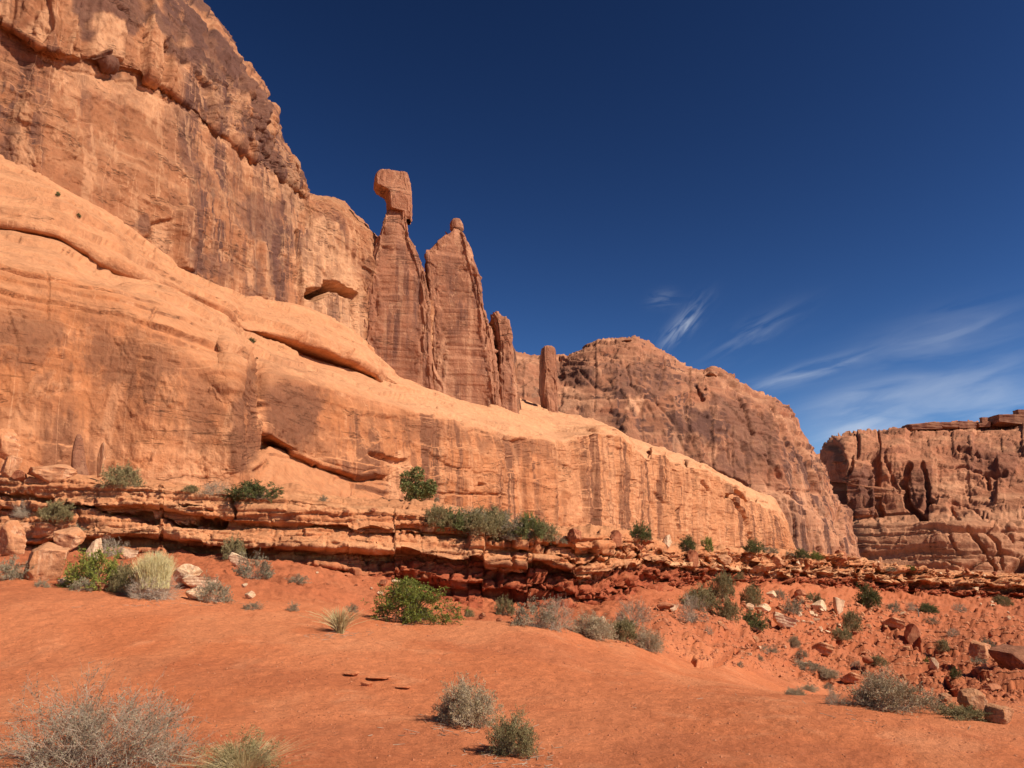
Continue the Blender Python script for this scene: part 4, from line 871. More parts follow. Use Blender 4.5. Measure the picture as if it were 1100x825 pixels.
# ---------------------------------------------------------------- finding where a sight line meets the ground
class Depth:
    def __init__(s, sheets, W=1100, H=825):
        s.z = np.full((H + 8, W + 8), 1e9); s.p = np.zeros((H + 8, W + 8, 3)); s.n = np.zeros((H + 8, W + 8, 3))
        for S in sheets:
            P = S.P.reshape(-1, 3); N = S.normals().reshape(-1, 3)
            x, y, d = to_pix(P); ok = (d > 1) & (x > -3) & (x < W + 3) & (y > -3) & (y < H + 3)
            P, N, x, y, d = P[ok], N[ok], x[ok], y[ok], d[ok]
            o = np.argsort(-d); xi = np.round(x[o]).astype(int) + 3; yi = np.round(y[o]).astype(int) + 3
            dd = d[o]; keep = dd < s.z[yi, xi]
            s.z[yi[keep], xi[keep]] = dd[keep]; s.p[yi[keep], xi[keep]] = P[o][keep]; s.n[yi[keep], xi[keep]] = N[o][keep]
    def at(s, px, py, r=2):
        x, y = int(round(px)) + 3, int(round(py)) + 3
        y0, y1, x0, x1 = max(y - r, 0), min(y + r + 1, s.z.shape[0]), max(x - r, 0), min(x + r + 1, s.z.shape[1])
        if y1 <= y0 or x1 <= x0: return None
        w = s.z[y0:y1, x0:x1]
        j = np.unravel_index(np.argmin(w), w.shape)
        if w[j] > 1e8: return None
        return s.p[y0 + j[0], x0 + j[1]], w[j], s.n[y0 + j[0], x0 + j[1]]
DP = Depth([gs, ls, bs, us, ms, fs])

# ---------------------------------------------------------------- rocks
def rock_mesh(name, seed, mat, shape=(1, 1, 1), cuts=11, sub=5, rough=.06, sharp=.72, box=False):
    import bmesh
    bm = bmesh.new(); bmesh.ops.create_icosphere(bm, subdivisions=sub, radius=1.0)
    P = np.array([v.co[:] for v in bm.verts]); Fc = np.array([[v.index for v in f.verts] for f in bm.faces]); bm.free()
    rng = np.random.default_rng(seed)
    for k in range(cuts):
        n = rng.normal(size=3); n[2] *= .8; n /= np.linalg.norm(n); h = rng.uniform(.45, sharp)
        e = np.maximum(P @ n - h, 0); P = P - e[:, None] * n * .985
    if box: P = np.sign(P) * np.minimum(np.abs(P), np.array([.62, .6, .5]))
    P = P + (P / np.linalg.norm(P, axis=1, keepdims=True)) * (rough * fbm(P * 1.6 + seed, 4, seed) + rough * .5 * fbm(P * 5 + seed, 3, seed + 1))[:, None]
    lay = perlin(P * np.array([.6, .6, 4.5]) + seed, seed + 2); P[:, :2] *= (1 + .05 * sstep(-.1, .1, lay))[:, None]
    P = P / np.abs(P).max(0) * np.array(shape)
    me = make_mesh(name, P, Fc, mat, True)
    return me
ROCKS = {}
M_CLAY = sandstone("clay_crust", (.50, .15, .056), (.56, .18, .07), (.40, .11, .043), (.62, .24, .11), streak=.1, streak_f=2., patch=.8, strata=.2, zf=3., grain=9., bump=.006, local=True, flat_pale=.3, blotch=.2)
def rock_proto(kind, v):
    if (kind, v) not in ROCKS:
        mat = {'o': M_BOULD, 'p': M_PALEROCK, 'r': M_REDROCK, 'c': M_CLAY}[kind]
        shp = [(1, .8, .7), (1, .7, .45), (1, .9, .85), (1, .75, .3), (.8, .7, 1)][v % 5]
        ROCKS[kind, v] = rock_mesh("boulder", 300 + v * 7 + ord(kind), mat, shp, cuts=10 + v % 4)
    return ROCKS[kind, v]
def put_rock(px, py, wpx, hpx, kind, v, label, name="boulder", group=None, rot=None, tilt=0., cat="boulder", rng=random.Random(5), sink=.25):
    """px,py = foot of the rock in the photo"""
    h = DP.at(px, py)
    if h is None: return None
    P, d, n = h
    me = rock_proto(kind, v); w = wpx / F * d / 2; hh = hpx / F * d / 2
    o = link(name, me, label=label, cat=cat, group=group)
    bb = np.array([c[:] for c in o.bound_box]); hz = bb[:, 2].max()
    o.scale = (w, w * rng.uniform(.75, 1.0), hh / hz)
    o.rotation_euler = (rng.uniform(-.1, .1), tilt, rng.uniform(-.35, .35) if rot is None else rot)
    o.location = (P[0], P[1] + w * .25, P[2] + hh * (1 - sink * .8))
    return o
RK = [  # px, py, w, h, kind, variant, label
    (47, 621, 58, 43, 'o', 0, "large rounded orange boulder half buried at the left edge of the open sand"),
    (8, 594, 34, 40, 'o', 2, "blocky orange boulder above the big rounded one at the left picture edge"),
    (66, 588, 40, 26, 'o', 1, "tilted flat boulder on top of the pile behind the big rounded boulder"),
    (98, 604, 26, 30, 'p', 4, "upright pale boulder between the rounded boulder and the grey bare shrub"),
    (45, 580, 40, 18, 'o', 3, "long flat slab lying above the boulder pile on the left"),
    (24, 575, 34, 18, 'o', 1, "low broken slab beside the bare reddish shrub on the left ledge"),
    (198, 626, 30, 24, 'p', 2, "pale cream boulder right behind the straw coloured bush"),
    (214, 632, 42, 16, 'p', 3, "flat cream slab between the straw coloured bush and the dark sage clump"),
    (206, 642, 30, 16, 'p', 1, "low pale block at the sand edge below the cream slab"),
    (66, 627, 20, 11, 'p', 1, "small pale stone at the sand edge right of the rounded boulder"),
    (103, 632, 22, 10, 'o', 3, "small flat stone under the front of the bright green bush"),
    (135, 598, 20, 12, 'p', 3, "narrow pale slab leaning behind the straw coloured bush"),
    (256, 606, 24, 14, 'p', 3, "tilted pale slab left of the dark shrub under the ledge"),
    (269, 641, 13, 9, 'p', 1, "little white stone with a tuft on the bare red bank"),
    (5, 490, 34, 36, 'o', 2, "big orange block at the left picture edge leaning on the cliff foot"),
    (8, 508, 24, 24, 'o', 0, "rounded block under the big one at the left edge of the cliff foot"),
    (46, 516, 60, 22, 'o', 1, "long dark faced boulder lying at the cliff foot beside the stone spike"),
    (20, 517, 20, 14, 'r', 4, "small dark block wedged beside the long boulder at the cliff foot"),
    (108, 515, 13, 46, 'o', 4, "smooth leaning slab on the right side of the stone spike"),
    (618, 584, 18, 18, 'r', 2, "dark brown boulder on the bench left of the twin dark boulders"),
    (664, 581, 16, 15, 'r', 0, "left one of two dark round boulders on the bench by the green bush"),
    (694, 585, 18, 16, 'r', 2, "dark round boulder right of the green bush on the bench rim"),
    (720, 590, 14, 16, 'p', 4, "pale upright block on the rim beside the dark round bush"),
    (748, 604, 16, 15, 'r', 0, "rough brown block sitting on the rim under the round bush"),
    (778, 604, 20, 11, 'o', 1, "low orange block on the rim right of the brown one"),
    (838, 606, 18, 12, 'o', 2, "squared block near the far end of the rim"),
    (905, 608, 16, 16, 'r', 2, "brown block standing at the far right end of the ledge rim"),
    (946, 613, 10, 16, 'o', 4, "small upright block on the rim before the far mesa"),
    (712, 653, 22, 9, 'r', 1, "dark red stone on the bank below the ledge"),
    (722, 656, 14, 9, 'p', 3, "pale stone right of the dark red one on the bank"),
    (806, 658, 12, 11, 'p', 2, "chunky cream block beside the dark green shrub on the slope"),
    (822, 656, 20, 10, 'p', 1, "pair high cream slab right of the chunky cream block"),
    (845, 674, 30, 15, 'p', 3, "long tilted cream slab in the middle of the slope"),
    (832, 640, 14, 8, 'p', 1, "small cream block under the red band of the ledge"),
    (862, 640, 14, 10, 'r', 2, "dark red block below the red band"),
    (884, 656, 20, 14, 'p', 1, "cream block at the top of the pale rubble"),
    (903, 658, 16, 20, 'p', 3, "steep cream slab near the right end of the pale rubble"),
    (885, 703, 32, 15, 'o', 3, "tilted tan slab casting a dark shadow on the lower slope"),
    (918, 734, 24, 13, 'o', 3, "flat tan slab just above the long dry bush"),
    (965, 674, 28, 13, 'o', 3, "long tan slab high on the right slope"),
    (935, 714, 14, 10, 'r', 1, "small red block on the slope above the flat tan slab"),
    (982, 692, 20, 22, 'r', 0, "crumbling red block on the right slope"),
    (1004, 694, 18, 12, 'r', 1, "low red block right of the crumbling one"),
    (1002, 717, 11, 13, 'p', 0, "round pale stone beside a small green shrub on the right slope"),
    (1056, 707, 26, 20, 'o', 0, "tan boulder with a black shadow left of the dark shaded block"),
    (1048, 764, 34, 26, 'o', 1, "broken tan boulder at the gully edge low on the right"),
    (1080, 775, 32, 20, 'o', 0, "tan boulder at the very right of the gully edge"),
    (1018, 752, 16, 9, 'o', 1, "low tan stone behind the right end of the dry bush"),
    (1065, 740, 22, 8, 'r', 3, "flat red stone above the gully boulders"),
    (380, 724, 24, 5, 'c', 3, "thin lifted crust of red clay on the open sand, left piece"),
    (412, 729, 34, 5, 'c', 3, "long lifted crust of red clay in the middle of the open sand"),
    (392, 735, 14, 5, 'c', 1, "crumbling clay piece just below the lifted crust"),
    (436, 738, 22, 4, 'c', 3, "low clay crust piece pointing to the rounder tan clump"),
    (648, 669, 10, 9, 'p', 1, "pale bleached stone at the foot of the grey shrub"),
]
for i, (px, py, w, h, kd, v, lb) in enumerate(RK):
    put_rock(px, py, w, h, kd, v, lb, rng=random.Random(i), name="boulder", tilt=(.25 if 'tilt' in lb or 'tan slab' in lb else 0), sink=.15)
blk = rock_mesh("boulder", 777, M_SPIKE, (1, 1, 1), cuts=5, sub=5, sharp=.85, box=True)  # dark material puts the black shade of the near face into the block's colour
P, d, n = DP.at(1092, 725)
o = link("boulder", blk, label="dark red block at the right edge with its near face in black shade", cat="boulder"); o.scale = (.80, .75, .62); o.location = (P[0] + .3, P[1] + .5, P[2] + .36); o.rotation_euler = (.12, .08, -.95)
# stone spike: thin curved blade leaning at the cliff foot
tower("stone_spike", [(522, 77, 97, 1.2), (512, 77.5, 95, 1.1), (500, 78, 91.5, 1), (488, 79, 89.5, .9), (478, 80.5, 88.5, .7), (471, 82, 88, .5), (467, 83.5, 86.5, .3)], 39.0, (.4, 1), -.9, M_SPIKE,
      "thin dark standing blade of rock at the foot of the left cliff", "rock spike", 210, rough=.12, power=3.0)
# flat cap blocks on the far mesa
for i, (px, py, w, h, lb) in enumerate([(976, 463, 16, 4, "leftmost thin cap slab on the far mesa rim"), (990, 461, 34, 7, "broad dark cap block at the left end of the far mesa rim"), (1003, 459.5, 16, 7, "short cap block second in the row on the far mesa rim"), (1018, 459.5, 20, 7, "cap block in the middle of the row on the far mesa rim"),
        (1036, 459, 20, 8, "rightmost cap block of the row on the far mesa rim"), (1057, 458, 18, 6, "low cap block under the small knob on the far mesa rim"), (1057, 453, 7, 6, "tiny square knob on the far mesa rim"), (1083, 456, 36, 12, "thick dark caprock at the right picture edge on the far mesa"), (1098, 448, 14, 10, "upper caprock block at the right picture edge on the far mesa")]):
    P = pix_point(px, py, 455 + (i % 3)); w_ = w / F * 455 / 2; h_ = h / F * 455 / 2
    o = link("cap_block", rock_mesh("cap_block", 600 + i, M_CAP, (1, .8, .5), cuts=3, sub=5, rough=.04, sharp=.9, box=True), label=lb, cat="rock slab")
    o.scale = (w_, w_ * .9, h_ / .5 * 1.05); o.location = (P[0], P[1], P[2] + h_ * .5)
for i, (px, py, w, h, lb) in enumerate([(676, 368, 22, 6, "small summit block crowning the domed butte"), (765, 402, 16, 7, "knob on the right shoulder of the domed butte")]):
    P = pix_point(px, py, 300 if i == 0 else 295); w_ = w / F * P[1] / 2; h_ = h / F * P[1] / 2
    o = link("summit_block", rock_mesh("summit_block", 640 + i, M_BUTTE, (1, .8, .5), cuts=6), label=lb, cat="rock slab"); o.scale = (w_, w_, h_ / .5); o.location = P

# scree
def in_poly(x, y, poly):
    c = False; n = len(poly)
    for i in range(n):
        x0, y0 = poly[i]; x1, y1 = poly[(i + 1) % n]
        if (y0 > y) != (y1 > y) and x < (x1 - x0) * (y - y0) / (y1 - y0) + x0: c = not c
    return c
def scree(poly, n, kinds, size, label, group, seed, flat=1.0):
    r = random.Random(seed); k = 0
    xs = [q[0] for q in poly]; ys = [q[1] for q in poly]
    while k < n:
        x, y = r.uniform(min(xs), max(xs)), r.uniform(min(ys), max(ys))
        if not in_poly(x, y, poly): continue
        s = size[0] * (size[1] / size[0]) ** (r.random() ** 1.8)
        put_rock(x, y, s, s * r.uniform(.4, .8) * flat, r.choice(kinds), r.randrange(5), label, name="scree_rock", group=group, rot=r.uniform(0, 6.28), tilt=r.uniform(-.3, .5), cat="rock", rng=r, sink=.35)
        k += 1
scree([(700, 650), (760, 640), (860, 640), (1000, 655), (1100, 665), (1100, 755), (1000, 745), (900, 735), (800, 710), (720, 690)], 120, 'rrrooop', (2.5, 10), "small angular sandstone rock scattered on the red slope at right", "scree on the red slope", 1)
scree([(855, 640), (900, 645), (915, 665), (890, 682), (850, 668)], 46, 'pppo', (3, 13), "small cream stone in the pale rubble patch below the ledge", "cream stones of the pale rubble patch", 2)
scree([(1040, 622), (1060, 630), (1100, 655), (1085, 668), (1055, 650)], 16, 'pppo', (3, 8), "little pale stone in the rubble chute below the far ledge", "pale stones of the far rubble chute", 3)
scree([(0, 600), (140, 608), (300, 632), (330, 645), (200, 638), (90, 626), (0, 616)], 24, 'oop', (3, 12), "small loose stone among the shrubs at the left sand edge", "loose stones at the left sand edge", 4)
scree([(480, 655), (600, 662), (690, 672), (690, 684), (600, 670), (480, 662)], 12, 'ror', (3, 10), "red clod in the hollow behind the open sand", "red clods behind the sand", 5)
scree([(300, 541), (480, 556), (600, 577), (700, 583), (700, 590), (560, 580), (420, 556), (300, 547)], 24, 'oor', (4, 15), "loose block lying on the rim of the rock ledge", "loose blocks on the ledge rim", 6, .8)
scree([(250, 604), (420, 618), (480, 640), (400, 640), (300, 622)], 16, 'rrp', (4, 14), "fallen red block under the ledge overhang", "fallen blocks under the overhang", 7, .8)
scree([(730, 592), (900, 600), (1100, 618), (1100, 626), (900, 608), (730, 600)], 40, 'oorp', (3, 9), "small block along the far rim of the ledge", "small blocks along the far ledge rim", 8)

# finer rubble between the stones
def rubble():
    r = np.random.default_rng(19); V, Fc = [], []
    base = np.array([(1,0,0),(-1,0,0),(0,1,0),(0,-1,0),(0,0,1),(0,0,-.5)], float)
    fc = np.array([(0,2,4),(2,1,4),(1,3,4),(3,0,4),(2,0,5),(1,2,5),(3,1,5),(0,3,5)])
    poly = [(660, 690), (700, 645), (760, 638), (860, 638), (1000, 650), (1100, 660), (1100, 765), (1000, 752), (900, 742), (800, 716)]
    n = 0
    while n < 7000:
        px, py = r.uniform(660, 1100), r.uniform(638, 765)
        if not in_poly(px, py, poly): continue
        h = DP.at(px, py)
        if h is None: continue
        s = (.5 + 2.2 * r.random() ** 4) * h[1] / F
        V.append(base * s * r.uniform(.6, 1.4, (6, 1)) * np.array([1.2, 1, .8]) + h[0]); Fc.append(fc + 6 * n); n += 1
    link("rubble", make_mesh("rubble", np.concatenate(V), np.concatenate(Fc), M_REDROCK, False), kind="stuff")
rubble()

# crumbs of clay on the open sand
def pebbles():
    r = np.random.default_rng(9); V, Fc = [], []
    base = np.array([(1,0,0),(-1,0,0),(0,1,0),(0,-1,0),(0,0,1),(0,0,-.5)], float)
    fc = np.array([(0,2,4),(2,1,4),(1,3,4),(3,0,4),(2,0,5),(1,2,5),(3,1,5),(0,3,5)])
    n = 0
    while n < 6500:
        px, py = r.uniform(0, 1100), 650 + 175 * r.random() ** .8
        h = DP.at(px, py)
        if h is None or h[1] > 26: continue
        s = (.0035 + .020 * r.random() ** 9) * r.uniform(.7, 1.2) * (h[1] / 10) ** .3
        V.append(base * s * r.uniform(.6, 1.3, (6, 1)) * np.array([1.2, 1, .7]) + h[0]); Fc.append(fc + 6 * n); n += 1
    link("pebbles", make_mesh("pebbles", np.concatenate(V), np.concatenate(Fc), M_REDROCK, False), kind="stuff")
pebbles()

# ---------------------------------------------------------------- plants
def tubes(segs):
    s = np.asarray(segs, np.float32); p0, p1, r0, r1 = s[:, 0:3], s[:, 3:6], s[:, 6], s[:, 7]
    d = p1 - p0; d = d / np.maximum(np.linalg.norm(d, axis=1, keepdims=True), 1e-9)
    ref = np.where(np.abs(d[:, 2:3]) > .9, np.array([[1., 0, 0]]), np.array([[0, 0, 1.]]))
    a = np.cross(d, ref); a /= np.linalg.norm(a, axis=1, keepdims=True); b = np.cross(d, a)
    V = []
    for (p, r) in ((p0, r0), (p1, r1)):
        for k in range(3):
            t = 2 * math.pi * k / 3; V.append(p + (a * math.cos(t) + b * math.sin(t)) * r[:, None])
    V = np.stack(V, 1).reshape(-1, 3); n = len(s); o = np.arange(n)[:, None] * 6
    Fc = np.concatenate([o + np.array([[0, 1, 4, 3]]), o + np.array([[1, 2, 5, 4]]), o + np.array([[2, 0, 3, 5]])])
    return V, Fc
def leaf_quads(P, D, L, W, rng):
    n = len(P); D = D / np.maximum(np.linalg.norm(D, axis=1, keepdims=True), 1e-9)
    s = np.cross(D, rng.normal(size=(n, 3))); s /= np.maximum(np.linalg.norm(s, axis=1, keepdims=True), 1e-9)
    L = np.broadcast_to(L, n)[:, None]; W = np.broadcast_to(W, n)[:, None]
    V = np.stack([P, P + D * L * .5 + s * W, P + D * L, P + D * L * .5 - s * W], 1).reshape(-1, 3)
    return V, np.arange(n * 4).reshape(n, 4)
def shrub_parts(seed, stems=60, twigs=6, sub=3, leaves=3, leaf=(.05, .012), upright=.5, r=.006, flat=.7, droop=0., spread=.18, curve=.25, inner=.5):
    """unit shrub: about 2 wide and `flat`*2 high; returns twig segments and leaf quads"""
    g = np.random.default_rng(seed); S, LP, LD = [], [], []
    def rnd(k): return g.normal(size=3) * k
    for i in range(stems):
        th = g.uniform(0, 2 * math.pi)
        if math.sin(2 * th + seed * 1.7) > .9: th += .9
        ph = math.acos(g.uniform(0, 1) ** (.5 + upright)) if True else 0
        d = np.array([math.cos(th) * math.sin(ph), math.sin(th) * math.sin(ph), math.cos(ph) * flat * 1.25 + .05])
        tip = d * g.uniform(.72, 1.08) * (1 + .14 * math.sin(3 * th + seed) + .12 * math.sin(7 * th + 5 * ph + seed * 2.3))
        p = np.array([g.normal() * spread, g.normal() * spread, 0]); n = 5; q = p
        ctrl = p * .4 + tip * .5 + np.array([0, 0, curve * flat])
        pts = [(1 - t) ** 2 * p + 2 * t * (1 - t) * ctrl + t * t * tip + rnd(.02) * t for t in np.linspace(0, 1, n + 1)]
        for a in range(n): S.append((*pts[a], *pts[a + 1], r * (1 - a / n * .75), r * (1 - (a + 1) / n * .75)))
        for k in range(twigs):
            t = g.uniform(inner, 1) * n; a = min(int(t), n - 1); b = pts[a] + (pts[a + 1] - pts[a]) * (t - a)
            dd = (pts[a + 1] - pts[a]); dd = dd / np.linalg.norm(dd) + rnd(.55) + np.array([0, 0, .25 - droop]); dd /= np.linalg.norm(dd)
            L = g.uniform(.12, .30); m1 = b + dd * L * .5 + rnd(.012); e = b + dd * L + rnd(.03)
            S.append((*b, *m1, r * .45, r * .35)); S.append((*m1, *e, r * .35, r * .15))
            for u in range(sub):
                f = g.uniform(.25, 1); c = b + (e - b) * f; d3 = dd + rnd(.7); d3 /= np.linalg.norm(d3); e2 = c + d3 * g.uniform(.05, .13)
                S.append((*c, *e2, r * .28, r * .12))
                for w in range(leaves):
                    f2 = g.uniform(.2, 1); LP.append(c + (e2 - c) * f2); LD.append(d3 + rnd(.8))
            for w in range(leaves):
                f = g.uniform(.2, 1); LP.append(b + (e - b) * f); LD.append(dd + rnd(.7))
    tv = tubes(S); lv = None
    if leaves:
        LP, LD = np.array(LP), np.array(LD)
        lv = leaf_quads(LP, LD, g.uniform(.6, 1.3, len(LP)) * leaf[0], g.uniform(.7, 1.2, len(LP)) * leaf[1], g)
    return tv, lv
def grass_parts(seed, n=260, curve=.35, width=.012, fan=.5, h=1.0, rad=.28, z0=0.):
    g = np.random.default_rng(seed); S = []
    for i in range(n):
        th = g.uniform(0, 2 * math.pi); o = np.array([math.cos(th), math.sin(th), 0]); lean = abs(g.normal()) * fan
        q0 = math.sqrt(g.uniform(0, 1)); b = o * rad * q0 + np.array([0, 0, z0 * (1.1 - .5 * q0 * q0)]); L = g.uniform(.6, 1.05) * h; p = b
        for k in range(4):
            t = (k + 1) / 4; q = b + o * lean * t * t * (1 + curve) + np.array([g.normal() * .012, g.normal() * .012, L * (t - .25 * curve * lean * t * t)])
            S.append((*p, *q, width * (1 - k / 4 * .7), width * (1 - (k + 1) / 4 * .75))); p = q
    return tubes(S)

PROTO = {}
def proto(kind, v):
    key = (kind, v)
    if key in PROTO: return PROTO[key]
    s = 1000 + v * 31 + len(kind)
    if kind == 'dead':      tv, lv = shrub_parts(s, 150, 10, 4, 1, (.024, .006), .42, .0052, .70, spread=.34, inner=.40); mats = (P_TWIG, P_SAGE)
    elif kind == 'dry':     tv, lv = shrub_parts(s, 150, 9, 4, 3, (.038, .010), .42, .0055, .74, spread=.30, inner=.45); mats = (P_TWIG, P_DRY)
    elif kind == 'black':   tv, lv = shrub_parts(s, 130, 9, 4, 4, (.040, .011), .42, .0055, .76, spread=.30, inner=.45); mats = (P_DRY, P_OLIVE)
    elif kind == 'sage':    tv, lv = shrub_parts(s, 60, 7, 3, 4, (.055, .013), .5, .006, .7); mats = (P_TWIG, P_SAGE)
    elif kind == 'grey':    tv, lv = shrub_parts(s, 80, 8, 3, 1, (.040, .010), .5, .008, .75); mats = (P_TWIG, P_SAGE)
    elif kind == 'green':   tv, lv = shrub_parts(s, 80, 9, 4, 8, (.036, .011), .55, .007, .8, spread=.3); mats = (P_BARK, P_GREEN)
    elif kind == 'deep':    tv, lv = shrub_parts(s, 80, 9, 3, 8, (.042, .013), .55, .008, .75, spread=.3); mats = (P_BARK, P_DEEP)
    elif kind == 'olive':   tv, lv = shrub_parts(s, 85, 9, 3, 7, (.042, .012), .5, .006, .65, spread=.3); mats = (P_DRY, P_OLIVE)
    elif kind == 'broom':   tv = grass_parts(s, 900, .3, .006, .5, 1.1); lv = shrub_parts(s + 1, 120, 8, 3, 5, (.05, .007), .8, .006, .95, spread=.3)[1]; mats = (P_STRAW, P_OLIVE)
    elif kind == 'blond':
        tv = grass_parts(s, 1500, .1, .009, .16, .78, .62, .5); lv = shrub_parts(s + 1, 150, 8, 3, 0, (.03, .01), .5, .007, .62, spread=.3)[0]; mats = (P_BLOND, P_TWIG)
    elif kind == 'tuft':    tv = grass_parts(s, 240, .6, .016, .55, 1.1); lv = grass_parts(s + 1, 90, .3, .016, .3, .9); mats = (P_STRAW, P_OLIVE)
    a = make_mesh("stems" if kind not in ('blond', 'tuft') else "blades", tv[0], tv[1], mats[0], True)
    b = make_mesh({'blond': "woody_base", 'tuft': "green_blades"}.get(kind, "foliage"), lv[0], lv[1], mats[1], True)
    V = np.concatenate([tv[0], lv[0]]); ext = (np.percentile(np.abs(V[:, 0]), 97), np.percentile(V[:, 2], 98.5))
    PROTO[key] = (a, b, ext)
    return PROTO[key]
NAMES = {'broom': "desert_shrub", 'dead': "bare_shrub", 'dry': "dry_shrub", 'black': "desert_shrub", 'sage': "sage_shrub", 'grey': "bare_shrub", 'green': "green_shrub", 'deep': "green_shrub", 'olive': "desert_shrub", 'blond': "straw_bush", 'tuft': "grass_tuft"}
nplant = 0
def plant(px, py, w, h, kind, label, v=None, group=None, hit=None):
    """px,py = where the plant meets the ground in the photo; w,h = its size there"""
    global nplant
    H = DP.at(px, py) if hit is None else hit
    if H is None and py > 820:
        x, y, z = pix_dir(px, py); q = np.array([x, y, z]) * (EYEH / z); H = (q, float(to_pix(q)[2]), None)
    if H is None: return
    P, d, n = H; nplant += 1
    v = nplant % 3 if v is None else v
    a, b, ext = proto(kind, v)
    r = random.Random(nplant * 13)
    root = bpy.data.objects.new(NAMES[kind], None); SC.collection.objects.link(root); root.empty_display_size = .2
    root["label"] = label; root["category"] = {'tuft': "grass"}.get(kind, "shrub")
    if group: root["group"] = group
    W = w / F * d / 2 / ext[0]; Hh = h / F * d / ext[1]
    root.location = (P[0], P[1] + w / F * d * .12, P[2] - .03); root.scale = (W * r.uniform(.95, 1.08), W * r.uniform(.85, 1.0), Hh); root.rotation_euler = (0, 0, r.uniform(0, 6.28))
    for me in (a, b):
        o = bpy.data.objects.new(me.name.split(".")[0], me); SC.collection.objects.link(o); o.parent = root
